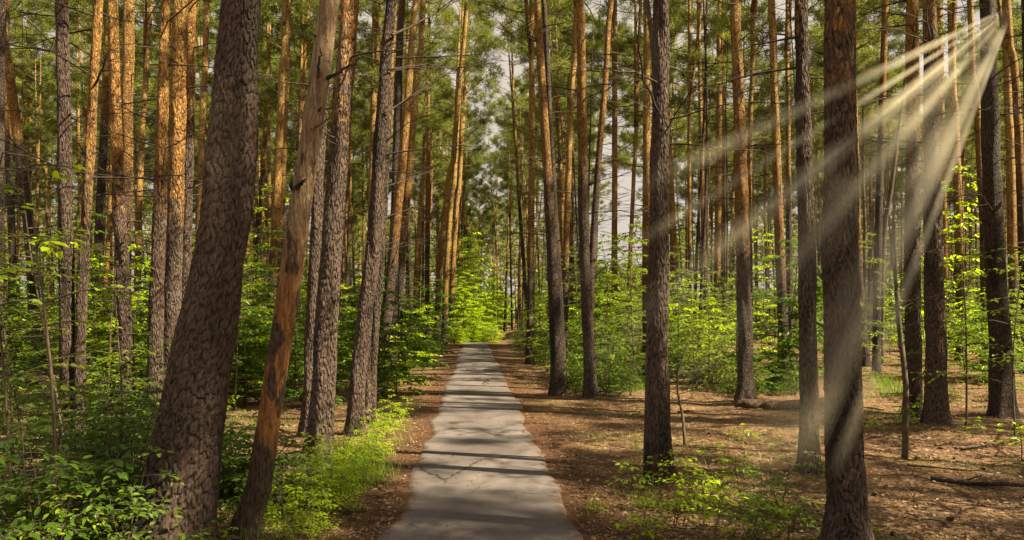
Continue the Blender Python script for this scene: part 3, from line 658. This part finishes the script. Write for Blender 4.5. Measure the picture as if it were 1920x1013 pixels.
def plant(seed, h, nb, spread, leaf, stems=1, low=.2, step=.05, twigs=5, mat=LEAF, wratio=.52, tops=True):
    """returns (stem mesh, foliage mesh)"""
    r = np.random.default_rng(seed); T = Tubes(); P, D, N_ = [], [], []
    for s in range(stems):
        a0 = r.uniform(0, 6.28); out = 0 if stems == 1 else r.uniform(.15, .45) * h
        t = np.linspace(0, 1, 9); hh = h * (1 if s == 0 else r.uniform(.6, 1))
        st = np.stack([np.cos(a0) * out * t ** 1.3 + .05 * h * np.sin(t * 3 + a0) * t, np.sin(a0) * out * t ** 1.3 + .05 * h * np.sin(t * 2.4 + 2 * a0) * t, hh * t - .05], 1)
        T.add(st, (.004 + .0045 * h) * (1 - .8 * t), 5)
        for k in range(nb):
            u = low + (1 - low) * (k + r.uniform(0, 1)) / nb; i = min(7, int(u * 8)); p = st[i] * (1 - (u * 8 - i)) + st[i + 1] * (u * 8 - i)
            az = k * 2.4 + r.normal(0, .5); ln = spread * (1.05 - .65 * max(0, (u - low) / (1 - low)) ** 1.5) * r.uniform(.5, 1.15)
            d = np.array([math.cos(az), math.sin(az), 0.]); sd = np.array([-d[1], d[0], 0]); rise = r.uniform(.0, .5)
            tt = np.linspace(0, 1, 6); br = p + d * (tt * ln)[:, None] + np.array([0, 0, 1.]) * ((rise * tt - .3 * tt * tt) * ln)[:, None] + r.normal(0, .02, (6, 3)) * ln * tt[:, None]
            T.add(br, (.002 + .0022 * h) * (1 - .75 * tt), 4)
            lines = [br[1:]]
            for j in range(twigs):
                f = r.uniform(.25, .95); i2 = min(4, int(f * 5)); q = br[i2] * (1 - (f * 5 - i2)) + br[i2 + 1] * (f * 5 - i2)
                dd = unit(d * r.uniform(.5, 1) + sd * (1 if j % 2 else -1) * r.uniform(.5, 1.1) + np.array([0, 0, r.normal(.03, .12)]))
                l2 = ln * r.uniform(.25, .55) * (1.2 - .5 * f); t3 = np.linspace(0, 1, 4)
                tw = q + dd * (t3 * l2)[:, None] - np.array([0, 0, 1.]) * (.12 * t3 * t3 * l2)[:, None]
                T.add(tw, (.0012 + .0008 * h) * (1 - .6 * t3), 3); lines.append(tw)
            for L in lines:
                seg = np.linalg.norm(np.diff(L, axis=0), axis=1); cum = np.concatenate([[0], np.cumsum(seg)]); m = max(2, int(cum[-1] / step))
                sarr = np.linspace(.15 * cum[-1], cum[-1], m); pp = np.stack([np.interp(sarr, cum, L[:, c]) for c in range(3)], 1)
                dr = unit(L[-1] - L[0]); sdr = unit(np.cross(dr, [0, 0, 1.])); sg = np.where(np.arange(m) % 2, 1., -1.)[:, None]
                dl = dr * .7 + sdr * sg * r.uniform(.5, 1.1, (m, 1)); dl[-1] = dr
                dl = dl + r.normal(0, .18, (m, 3)) + np.array([0, 0, -.12])
                P.append(pp + r.normal(0, .008, (m, 3))); D.append(dl); N_.append(np.array([0, 0, 1.]) + r.normal(0, .33, (m, 3)))
    P, D, N_ = map(np.concatenate, (P, D, N_)); n = len(P)
    sz = leaf * r.uniform(.55, 1.25, n)
    V, Q = leaf_cards(P, D, N_, sz, sz * wratio, r)
    tone = np.tile(np.clip(r.normal(.45, .25, n), 0, 1), 2)
    return T.mesh('stem', STEM), mesh_from('foliage', V, [Q], mat, tone=tone)

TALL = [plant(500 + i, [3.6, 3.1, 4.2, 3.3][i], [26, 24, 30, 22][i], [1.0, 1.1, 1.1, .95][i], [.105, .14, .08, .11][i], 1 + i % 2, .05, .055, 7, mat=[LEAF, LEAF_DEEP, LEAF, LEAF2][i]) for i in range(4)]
TALL_Y = [plant(520 + i, 3.6, 30, 1.0, .11, 1, .04, .055, 7, mat=LEAF2) for i in range(2)]
THIN = [plant(550 + i, 2.75, 6, .62, .085, 1, .6, .10, 2, mat=[LEAF2, LEAF][i]) for i in range(2)]
DAPPLE = [plant(555 + i, 7.5, 34, 1.9, .10, 1, .25, .10, 6) for i in range(2)]
SPARSE = [plant(540 + i, 3.0, 13, 1.05, .075, 1, .3, .07, 4) for i in range(3)]
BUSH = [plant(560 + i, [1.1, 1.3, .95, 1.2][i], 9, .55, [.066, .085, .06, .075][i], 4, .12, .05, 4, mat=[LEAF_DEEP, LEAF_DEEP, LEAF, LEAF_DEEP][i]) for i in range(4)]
BUSH_Y = [plant(580 + i, 1.0, 9, .5, .062, 4, .1, .048, 4, mat=LEAF2) for i in range(2)]
LOW = [plant(600 + i, [.42, .5, .36, .3][i], 5, .24, .060, 2, .3, .05, 2, mat=[LEAF, LEAF2, LEAF, LEAF2][i]) for i in range(4)]
nplant = [0]
def put(proto, x, y, s, name, label, cat, group, r, rz=None, sz=1.0, tilt=(0, 0)):
    root = thing(name, Vector((x, y, float(ground_z(x, y)))), label, cat, group)
    root.rotation_euler = (tilt[0], tilt[1], r.uniform(0, 6.28) if rz is None else rz); root.scale = (s, s, s * sz)
    link('stem', proto[0], root); link('foliage', proto[1], root); nplant[0] += 1
    return root
r = np.random.default_rng(77)
pick = lambda L: L[int(r.integers(0, len(L)))]
def scatter(n, protos, pxr, yr, s, name, label, cat, group, keep=lambda x, y, px: True, power=1., sz=1.):
    k = t = 0
    while k < n and t < 4000:
        t += 1
        y = yr[0] + (yr[1] - yr[0]) * r.uniform() ** power; px = r.uniform(*pxr); x = (px - CX) / F * y
        if abs(x - path_x(y)) < 1.35: continue
        if not keep(x, y, px): continue
        put(pick(protos), x, y, r.uniform(*s), name, label, cat, group, r, sz=sz, tilt=(r.normal(0, .06), r.normal(0, .06))); k += 1
# left side
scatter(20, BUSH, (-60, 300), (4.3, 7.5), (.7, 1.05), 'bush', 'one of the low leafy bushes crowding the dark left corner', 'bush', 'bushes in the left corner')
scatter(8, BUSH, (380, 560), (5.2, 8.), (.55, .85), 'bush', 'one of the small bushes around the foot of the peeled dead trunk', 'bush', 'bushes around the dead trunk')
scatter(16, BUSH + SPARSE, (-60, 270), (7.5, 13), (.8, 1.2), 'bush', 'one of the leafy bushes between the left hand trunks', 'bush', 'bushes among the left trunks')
scatter(50, TALL, (-80, 560), (12, 26), (.65, 1.0), 'sapling', 'one of the broadleaf saplings in the thicket left of the dead trunk', 'sapling', 'saplings of the left thicket')
scatter(46, TALL, (400, 840), (13, 30), (.6, .95), 'sapling', 'one of the broadleaf saplings between the dead trunk and the path', 'sapling', 'saplings between dead trunk and path', keep=lambda x, y, px: x < path_x(y) - 1.7)
for side, lab in ((-1, 'left'), (1, 'right')):
    for k in range(20):
        y = 15 + k * 1.45 + r.uniform(-.4, .4); x = path_x(y) + side * (HALF + .75 + r.uniform(.1, .9) + (.4 if side < 0 else .7))
        put(pick(BUSH_Y if side < 0 and k % 3 else BUSH), x, y, r.uniform(.75, 1.25), 'bush', f'one of the low green bushes lining the {lab} verge of the path', 'bush', f'bushes along the {lab} verge', r)
# right side
scatter(64, TALL + SPARSE, (930, 1600), (16.5, 32), (.5, 1.15), 'sapling', 'one of the broadleaf saplings behind the sunny clearing', 'sapling', 'saplings behind the clearing', keep=lambda x, y, px: x > path_x(y) + 1.8)
scatter(34, BUSH + BUSH_Y[:1], (960, 1500), (15.2, 21), (.6, 1.1), 'bush', 'one of the low bushes at the back edge of the clearing', 'bush', 'bushes behind the clearing', keep=lambda x, y, px: x > path_x(y) + 1.8)
scatter(30, SPARSE + TALL, (1560, 2000), (15, 32), (.6, 1.0), 'sapling', 'one of the thin leafy saplings among the right hand trunks', 'sapling', 'saplings among the right trunks')
scatter(10, LOW, (1640, 1940), (9, 16), (.7, 1.2), 'seedling', 'one of the small green seedlings among the trunks on the right needle floor', 'seedling', 'seedlings on the right needle floor')
# far thicket
scatter(46, TALL, (-80, 2000), (30, 60), (.9, 1.35), 'sapling', 'one of the distant saplings making a green band behind the trunks', 'sapling', 'distant saplings', keep=lambda x, y, px: abs(x - path_x(y)) > 2.3)
for k, (px, y, s) in enumerate([(880,47,1.35),(866,44.5,1.0),(893,46,1.1),(858,46,1.15),(905,48,1.2),(874,50,1.9),(886,53,2.1),(868,54,2.0),(897,52,1.8),(880,49,1.75),(918,47,.95),(890,51,1.4),(930,50,1.4),(868,47,1.3),(884,44,.75),(898,44.5,.8),(876,45.5,1.2),(910,46,1.0)]):
    put(pick(TALL_Y), (px - CX) / F * y, y, s, 'sapling', 'one of the glowing yellow green saplings where the path ends', 'sapling', 'bright saplings at the end of the path', r)
for k in range(16):
    y = r.uniform(41.5, 46); px = 846 + k * 5.6
    if abs((px - CX) / F * y - path_x(y)) < .9 and y < 43.5: y = 44.6
    put(pick(BUSH_Y), (px - CX) / F * y, y, r.uniform(.9, 1.4), 'bush', 'one of the low bright bushes closing off the far end of the path', 'bush', 'bushes at the end of the path', r)
# leafy trees added out of view on the right to dapple the path
for k, (x, y) in enumerate([(5.4, 3.2), (6.9, 6.0), (8.0, 7.8), (9.6, 9.6)]):
    put(DAPPLE[k % 2], x, y, (1., 1., 1.15, 1.35)[k], 'young_tree', 'leafy young tree added out of the picture on its right for its dappled shade', 'tree', 'leafy trees added right of the picture', r)
# hand placed ones
put(THIN[0], (95 - CX) / F * 4.9, 4.9, 1.0, 'sapling', 'thin sapling with leafy twigs high before the left hand trunks', 'sapling', None, r, 1.0)
put(THIN[1], (20 - CX) / F * 5.2, 5.2, .85, 'sapling', 'leaning leafy sapling at the left edge below the thin one', 'sapling', None, r, 2.0)
put(SPARSE[2], (1812 - CX) / F * yg(803), yg(803), .98, 'sapling', 'sapling spreading layered bright leaves beside the ridged grey pine', 'sapling', None, r, .4)
put(SPARSE[0], (1905 - CX) / F * 9.6, 9.6, .85, 'sapling', 'leafy sapling cut by the right edge in front of the ridged grey pine', 'sapling', None, r, 3.0)
put(TALL_Y[0], (1800 - CX) / F * 24, 24, 1.55, 'sapling', 'tall bright green sapling shining below the light beams', 'sapling', None, r, .5, sz=1.15)
put(TALL_Y[1], (495 - CX) / F * 27, 27, 1.6, 'sapling', 'tall yellow green sapling showing left of the dead trunk', 'sapling', None, r, .5, sz=1.15)
put(TALL_Y[1], (1427 - CX) / F * 27, 27, 1.2, 'sapling', 'bright sapling right of the rusty orange pine at the log', 'sapling', None, r, 1.5, sz=1.1)
put(LOW[1], (1250 - CX) / F * 7.2, 7.2, .85, 'seedling', 'fresh green seedling at the foot of the dark scaly clearing pine', 'seedling', None, r)
put(LOW[0], (1190 - CX) / F * 6.9, 6.9, .95, 'seedling', 'low green seedling left of the dark scaly clearing pine', 'seedling', None, r)
put(BUSH[2], (1200 - CX) / F * 6.45, 6.45, .30, 'bush', 'small dense green tuft of leaves between path and clearing pine', 'bush', None, r)
put(LOW[3], (1125 - CX) / F * 6.4, 6.4, .6, 'seedling', 'tiny yellowish seedling closest to the right edge of the path', 'seedling', None, r)
put(BUSH_Y[0], (1310 - CX) / F * 6.5, 6.5, .62, 'bush', 'loose twiggy bush with few bright leaves right of the clearing pine', 'bush', None, r)
put(BUSH[3], (1400 - CX) / F * 5.75, 5.75, .45, 'bush', 'low leafy bush at the bottom of the picture left of the thick right trunk', 'bush', None, r)
put(BUSH[0], (1465 - CX) / F * 6.3, 6.3, .55, 'bush', 'misty low bush touching the left of the thick right foreground trunk', 'bush', None, r)
put(LOW[2], (1385 - CX) / F * 7.4, 7.4, 1.0, 'seedling', 'seedling with paired leaves in the shade behind the twiggy bush', 'seedling', None, r)
put(LOW[1], (1220 - CX) / F * 12.2, 12.2, .9, 'seedling', 'yellow leafed seedling out on the sunny clearing', 'seedling', None, r)
put(LOW[3], (1390 - CX) / F * 10.2, 10.2, .9, 'seedling', 'pale seedling on the clearing in front of the fallen log', 'seedling', None, r)
put(LOW[3], (1628 - CX) / F * 5.9, 5.9, .35, 'seedling', 'single tiny seedling right of the foot of the thick right trunk', 'seedling', None, r)
put(LOW[1], (1915 - CX) / F * 8.8, 8.8, 1.1, 'seedling', 'green seedling at the right edge of the needle floor', 'seedling', None, r)
put(LOW[2], (350 - CX) / F * 5.0, 5.0, .8, 'seedling', 'leafy seedling in front of the foot of the thick leaning trunk', 'seedling', None, r)
put(LOW[0], (395 - CX) / F * 5.05, 5.05, .7, 'seedling', 'seedling at the right of the foot of the thick leaning trunk', 'seedling', None, r)
for k in range(14):
    y = r.uniform(5.3, 8.2); px = r.uniform(1150, 1540)
    put(LOW[k % 4], (px - CX) / F * y, y, r.uniform(.5, 1.0), 'seedling', 'one of the small leafy seedlings scattered over the litter right of the path', 'seedling', 'seedlings right of the path', r)
for k, (px, y, s) in enumerate([(680,7.3,.42),(655,7.0,.5),(610,6.7,.55),(640,6.3,.42),(570,6.4,.5),(695,7.9,.4),(540,5.9,.5),(600,5.9,.45),(625,7.4,.5),(665,8.2,.42),(585,7.2,.5),(520,6.5,.5),(560,5.6,.4),(705,8.8,.45),(715,9.6,.5),(640,8.6,.55),(725,10.4,.5),(690,9.0,.5),(735,11.4,.55),(600,7.7,.6)]):
    put(BUSH_Y[k % 2], (px - CX) / F * y, y, s, 'bush', 'one of the bright low leafy clumps mixed in the sunlit grass by the path', 'bush', 'bright clumps in the verge grass', r)

# grass on the left verge, by the clearing and at the verge
def grass():
    r = np.random.default_rng(9); B = []
    def patch(px0, px1, y0, y1, n, hgt):
        cy, cp = r.uniform(y0, y1, n // 22 + 3), r.uniform(px0, px1, n // 22 + 3); c = r.integers(0, len(cy), n)
        y = cy[c] + r.normal(0, .16, n); x = (cp[c] - CX) / F * cy[c] + r.normal(0, .16, n)
        k = x < path_x(y) - HALF - .12; k |= x > path_x(y) + HALF + .3
        B.append((x[k], y[k], hgt * r.uniform(.45, 1.2, k.sum())))
    patch(620, 705, 7.4, 9.0, 1500, .17); patch(540, 650, 6.2, 7.4, 300, .13); patch(690, 780, 9.5, 14, 500, .13)
    patch(450, 560, 5.3, 6.4, 300, .13); patch(1440, 1500, 16, 18.5, 900, .3); patch(1150, 1235, 16, 17.5, 500, .22)
    patch(1090, 1500, 6, 13, 700, .10); patch(1640, 1720, 15, 20, 900, .22); patch(200, 560, 7, 12, 900, .14)
    x, y, h = (np.concatenate([b[i] for b in B]) for i in range(3)); n = len(x)
    p = np.stack([x, y, ground_z(x, y) - .01], 1); az = r.uniform(0, 6.28, n)
    s = np.stack([np.cos(az), np.sin(az), 0 * az], 1) * .0032; l = np.stack([-np.sin(az), np.cos(az), 0 * az], 1) * (h * r.uniform(.1, .6, n))[:, None]; up = np.array([0, 0, 1.])
    a, b = p - s, p + s; m = p + up * (h * .6)[:, None] + l * .35; t = p + up * h[:, None] + l
    V = np.stack([a, b, m + s * .8, m - s * .8, t], 1).reshape(-1, 3); k = np.arange(n)[:, None] * 5
    me = mesh_from('grass', V, [k + np.array([[0, 1, 2, 3]]), k + np.array([[3, 2, 4]])], GRASS, tone=np.tile(r.uniform(0, 1, n), 2))
    tag(link('grass', me), 'thin green grass growing along the verge and in the clearing', 'grass', kind='stuff')
grass()

# ------------------------------------------------------------------ things on the ground
def litter():
    r = np.random.default_rng(13); n = 46000
    y = 4.4 + 22 * r.uniform(0, 1, n) ** 2.0; px = r.uniform(-80, 2000, n); x = (px - CX) / F * y
    d = x - path_x(y); k = (np.abs(d) > HALF + .02) | (r.uniform(0, 1, n) < .05); x, y, d = x[k], y[k], d[k]; n = len(x)
    z = np.where(np.abs(d) < HALF + .05, .026, ground_z(x, y) + .008)
    az = r.uniform(0, 6.28, n); dr = np.stack([np.cos(az), np.sin(az), r.normal(0, .22, n)], 1)
    sz = np.where(np.abs(d) < HALF, .024, .042) * r.uniform(.5, 1.4, n)
    V, Q = leaf_cards(np.stack([x, y, z + r.uniform(0, .012, n)], 1), dr, np.array([0, 0, 1.]) + r.normal(0, .35, (n, 3)), sz, sz * r.uniform(.25, .7, n), r)
    tag(link('fallen_leaves', mesh_from('fallen_leaves', V, [Q], LITTER, tone=np.tile(r.uniform(0, 1, n) ** 2.2, 2))), 'dry brown leaves and bark flakes strewn over the forest floor', 'leaf litter', kind='stuff')
    # pine needles and fine sticks of litter
    n = 26000; y = 4.4 + 9 * r.uniform(0, 1, n) ** 1.6; x = (r.uniform(-80, 2000, n) - CX) / F * y; k = np.abs(x - path_x(y)) > HALF + .0; x, y = x[k], y[k]; n = len(x)
    az = r.uniform(0, 6.28, n); L = r.uniform(.03, .11, n)[:, None]; dr = np.stack([np.cos(az), np.sin(az), r.normal(0, .1, n)], 1); s = np.stack([-np.sin(az), np.cos(az), 0 * az], 1) * .0022
    p = np.stack([x, y, ground_z(x, y) + r.uniform(.006, .02, n)], 1)
    V = np.stack([p - s, p + s, p + dr * L + s, p + dr * L - s], 1).reshape(-1, 3)
    tag(link('fallen_needles', mesh_from('fallen_needles', V, [np.arange(4 * n).reshape(-1, 4)], LITTER, tone=r.uniform(0, .8, n) ** 1.5)), 'brown pine needles lying over the forest floor', 'needle litter', kind='stuff')
litter()

def stick(pa, pb, rad, label, name='fallen_branch', cat='branch', group=None, twigs=3, seed=0, mat=DEADWOOD, bow=.05, lift=None):
    r = np.random.default_rng(seed + 40)
    (xa, ya), (xb, yb) = pa, pb; Ya, Yb = yg(ya), yg(yb)
    A = np.array([(xa - CX) / F * Ya, Ya, 0]); B = np.array([(xb - CX) / F * Yb, Yb, 0]); L = np.linalg.norm(B - A)
    t = np.linspace(0, 1, 16); P = A + (B - A) * t[:, None]; side = unit(np.cross(B - A, [0, 0, 1.]))
    P += side * (bow * L * np.sin(t * PI * r.uniform(.8, 1.6)))[:, None] + r.normal(0, .006, P.shape) * min(L, 1.5)
    P[:, 2] = np.maximum(ground_z(P[:, 0], P[:, 1]).mean() if rad > .08 else -9., ground_z(P[:, 0], P[:, 1])) + rad * .75 + .006 + (.035 if rad > .08 else .02) * np.abs(np.sin(t * 5 + seed))
    c = P[0].copy(); root = thing(name, Vector(c), label, cat, group); P = P - c
    T = Tubes(); T.add(np.vstack([P[0], P, P[-1]]), np.concatenate([[rad * .02], rad * (1 - (.55 if rad < .08 else .12) * t), [rad * .02]]), 10 if rad > .03 else 6, lump_fn(r, .08 if rad < .08 else .03))
    link('stem', T.mesh('stem', mat), root)
    if twigs:
        T = Tubes()
        for k in range(twigs):
            i = int(r.integers(4, 14)); d = unit(unit(P[15] - P[0]) + side * r.choice([-1, 1]) * r.uniform(.4, 1) + np.array([0, 0, r.uniform(.05, .3)])); l = L * r.uniform(.15, .35); a = np.linspace(0, 1, 6)
            T.add(P[i] + d * (a * l)[:, None] + r.normal(0, .02, (6, 3)) * l * a[:, None], rad * .5 * (1 - .7 * a), 5)
            tw = link('twig', T.mesh('twig', mat), root); T = Tubes()
    return root
stick((1380,766), (1575,765), .095, 'fallen log lying across the back of the clearing below the rusty orange pine', 'fallen_log', 'log', twigs=1, mat=DEADWOOD, bow=.008, seed=1)
stick((1792,845), (1930,834), .020, 'forked dead branch lying by the right edge of the needle floor', seed=2, twigs=4)
stick((1700,873), (1862,890), .014, 'long straight stick lying below the bare sapling stem', seed=3, twigs=1)
stick((1745,900), (1960,915), .030, 'blackened rotten branch lying in deep shade near the right edge', seed=4, twigs=5, mat=TWIG)
stick((1620,862), (1690,862), .010, 'pale thin stick lying between the thick right trunk and the bare sapling', seed=5, twigs=2)
stick((1752,838), (1800,832), .016, 'short stick lying left of the forked dead branch', seed=6, twigs=0)
stick((1638,820), (1672,862), .008, 'curved pale twig right of the thick right foreground trunk', seed=7, twigs=0, bow=.2)
stick((1788,948), (1812,918), .009, 'bent twig lying below the blackened rotten branch', seed=8, twigs=0, bow=.2)
stick((1270,772), (1420,765), .018, 'thin dead branch lying left of the fallen log', seed=9, twigs=3)
stick((1040,775), (1235,782), .010, 'thin stick on the clearing between the path and the dark scaly pine', seed=10, twigs=1)
stick((1560,764), (1660,766), .03, 'pale dead branch lying right of the fallen log', seed=11, twigs=2)
stick((1095,740), (1190,735), .03, 'dead branch lying at the foot of the straight brown pine', seed=12, twigs=4)
stick((1650,738), (1800,742), .022, 'grey dead branch lying behind the beam crossed pine', seed=13, twigs=4)
stick((1700,968), (1790,985), .008, 'thin brown stick lowest on the right needle floor', seed=14, twigs=2)
stick((520,772), (575,776), .02, 'pale dead stick lying between the dead trunk and the dark straight pine', seed=15, twigs=1)
stick((20,885), (110,862), .012, 'dead stick lying among the left corner bushes', seed=16, twigs=2)

def cone_mesh():
    T = Tubes(); z = np.linspace(-.026, .030, 15); p = np.sqrt(np.clip(1 - ((z + .002) / .031) ** 2, .02, 1)) * .019
    T.add(np.stack([z, 0 * z, 0 * z], 1), p, 14, lambda P, th: 1 + .22 * np.cos(7 * th[None] + 3.3 * np.arange(len(P))[:, None]))
    return T.mesh('pine_cone', DEADWOOD)
CONE = cone_mesh(); r3 = np.random.default_rng(66)
for k in range(44):
    y = 5.0 + 6 * r3.uniform() ** 1.5; px = r3.uniform(1010, 1900) if k % 5 else r3.uniform(560, 720); x = (px - CX) / F * y
    if abs(x - path_x(y)) < HALF - .05: continue
    c = link('pine_cone', CONE, None, Vector((x, y, float(ground_z(x, y)) + .018))); c.rotation_euler = (r3.uniform(0, 6.28), r3.uniform(-.4, .4), r3.uniform(0, 6.28)); q = r3.uniform(.8, 1.3); c.scale = (q, q, q)
    tag(c, 'one of the brown pine cones lying in the needle litter', 'pine cone', 'pine cones on the forest floor')
r2 = np.random.default_rng(88)
for k in range(46):
    side = k % 4; px = r2.uniform(1080, 1920) if side else r2.uniform(380, 700); py = 735 + 270 * r2.uniform() ** .8
    if px < 1080 + (py - 735) * .5 and side: continue
    L = r2.uniform(20, 90) * (py - HY) / 250; a = r2.normal(0, .5)
    stick((px, py), (px + L * math.cos(a), py + L * .35 * math.sin(a)), r2.uniform(.004, .011), 'one of the thin dry twigs scattered over the forest floor', 'fallen_twig', 'twig', 'twigs on the forest floor', twigs=k % 3, seed=100 + k, bow=.12, mat=DEADWOOD if k % 3 else TWIG)

# ------------------------------------------------------------------ mist volumes shaped as sunbeams
BEAM_D = .125
def mist_material():
    m, nt = newmat('sunlit_mist'); g = NT(nt)
    v = g.n('ShaderNodeVolumePrincipled', {'Color': (1., .90, .64, 1), 'Density': BEAM_D, 'Anisotropy': 0.0})
    o = nt.nodes.new('ShaderNodeOutputMaterial'); nt.links.new(v.outputs[0], o.inputs['Volume'])
    return m
MIST = mist_material()
APEX = wp(1902, 10, 12.2)          # point the added beam shapes fan out from; the sun shines from elsewhere
def beam(px, py, Y1, rw, label, body=6.0, wide=0.12):
    """a blade shaped volume of mist imitating a light shaft, fanning down from APEX and fading out in mid air"""
    E = wp(px, py, Y1); f = np.linspace(0, 1, 40); L = np.linalg.norm(E - APEX); D = (E - APEX) / L
    yy = 1 / ((1 - f) / APEX[1] + f / Y1); t = (APEX[1] - yy) / (APEX[1] - Y1); P = D * (t * L)[:, None]
    across = unit(np.cross(D, E - np.array([0, 0, CAMH]))); deep = np.cross(D, across)
    root = thing('sunbeam', Vector(APEX), label, 'sunbeam', 'shafts of misty light'); root['kind'] = 'stuff'
    th = np.linspace(0, 2 * PI, 16, endpoint=False)
    fade = np.clip((1 - f) / .97, 0, 1); rise = np.clip((f - .02) / .28, 0, 1)
    for sh in (1.0, .78, .58, .40, .22):
        w_ = rw * sh * yy / Y1 * (wide + (1 - wide) * f) + .0006
        d_ = body * .054 * sh * fade * rise + .0003
        ring = P[:, None] + (w_[:, None] * np.cos(th))[..., None] * across + (d_[:, None] * np.sin(th))[..., None] * deep
        n, m = 16, len(t); i = np.arange(m - 1)[:, None] * n; j = np.arange(n)[None]; j2 = (j + 1) % n
        q = np.stack([i + j, i + j2, i + n + j2, i + n + j], -1).reshape(-1, 4)
        V = np.vstack([ring.reshape(-1, 3), P[:1], P[-1:]]); k = np.arange(n); c0, c1 = m * n, m * n + 1
        tri = np.concatenate([np.stack([np.full(n, c0), (k + 1) % n, k], -1), np.stack([np.full(n, c1), (m - 1) * n + k, (m - 1) * n + (k + 1) % n], -1)])
        link('mist', mesh_from('mist', V, [q, tri], MIST), root)
BEAMS = [(1480,890,2.9,.085,'brightest shaft of misty light, steepest of the fan on the right',13.),
         (1560,900,3.0,.040,'bright narrow shaft of misty light just right of the brightest one',11.),
         (1080,690,2.8,.095,'broad shaft of misty light ending low between the clearing pine and the log pine',7.),
         (1290,720,3.0,.070,'shaft of misty light crossing the middle of the thick right foreground trunk',5.),
         (1100,400,2.8,.060,'flattest shaft of misty light, highest of the fan',7.),
         (1060,540,3.0,.045,'thin shaft of misty light second from the top of the fan',6.),
         (1200,590,3.1,.030,'hair thin shaft of misty light in the middle of the fan',6.),
         (1390,930,2.8,.140,'faint wide shaft of misty light falling across the foot of the thick right trunk',4.),
         (1230,760,3.0,.260,'veil of mist spreading widely behind the narrower shafts',2.6)]
for b in BEAMS: beam(*b[:5], body=b[5])

# ------------------------------------------------------------------ sky, sun, camera
SUN_EL, SUN_AZ = math.radians(43), math.radians(108)      # azimuth clockwise from the view direction (+Y)
w = bpy.data.worlds.new('World'); scene.world = w; w.use_nodes = True
nt = w.node_tree; nt.nodes.clear(); g = NT(nt)
sky = g.n('ShaderNodeTexSky', sky_type='NISHITA', sun_disc=False, sun_elevation=SUN_EL, sun_rotation=SUN_AZ, air_density=1.4, dust_density=4.0, ozone_density=1.0)
tc = g.n('ShaderNodeTexCoord')
cl = g.noise(g.scalev(tc.outputs['Generated'], (1, 1, 2.2)), 2.2, 5, .6)
skyc = g.mix(g.ramp(cl.outputs['Fac'], .28, .50, .75, 1.), sky.outputs[0], (4.1, 3.6, 3.05))
bg = g.n('ShaderNodeBackground', {'Color': skyc, 'Strength': .05})
g.n('ShaderNodeOutputWorld', {0: bg.outputs[0]})
sun = bpy.data.lights.new('sun', 'SUN'); sun.energy = 5.0; sun.angle = math.radians(.53); sun.color = (1, .85, .58)
so = link('sun', sun)
sd = Vector((math.sin(SUN_AZ) * math.cos(SUN_EL), math.cos(SUN_AZ) * math.cos(SUN_EL), math.sin(SUN_EL)))
so.rotation_euler = sd.to_track_quat('Z', 'Y').to_euler(); so.location = sd * 60
cam = bpy.data.cameras.new('camera'); cam.sensor_width = 36; cam.lens = F / 1920 * 36; cam.shift_y = (HY - 506.5) / 1920
cam.clip_start = .05; cam.clip_end = 2000
co = link('camera', cam); co.location = (0, 0, CAMH); co.rotation_euler = (PI / 2, 0, 0)
scene.camera = co
scene.view_settings.view_transform = 'Standard'; scene.view_settings.look = 'None'; scene.view_settings.gamma = 1
scene.view_settings.exposure = 1.9
scene.cycles.max_bounces = 6; scene.cycles.diffuse_bounces = 3; scene.cycles.transmission_bounces = 4; scene.cycles.volume_bounces = 0
scene.cycles.use_denoising = True; scene.cycles.transparent_max_bounces = 96
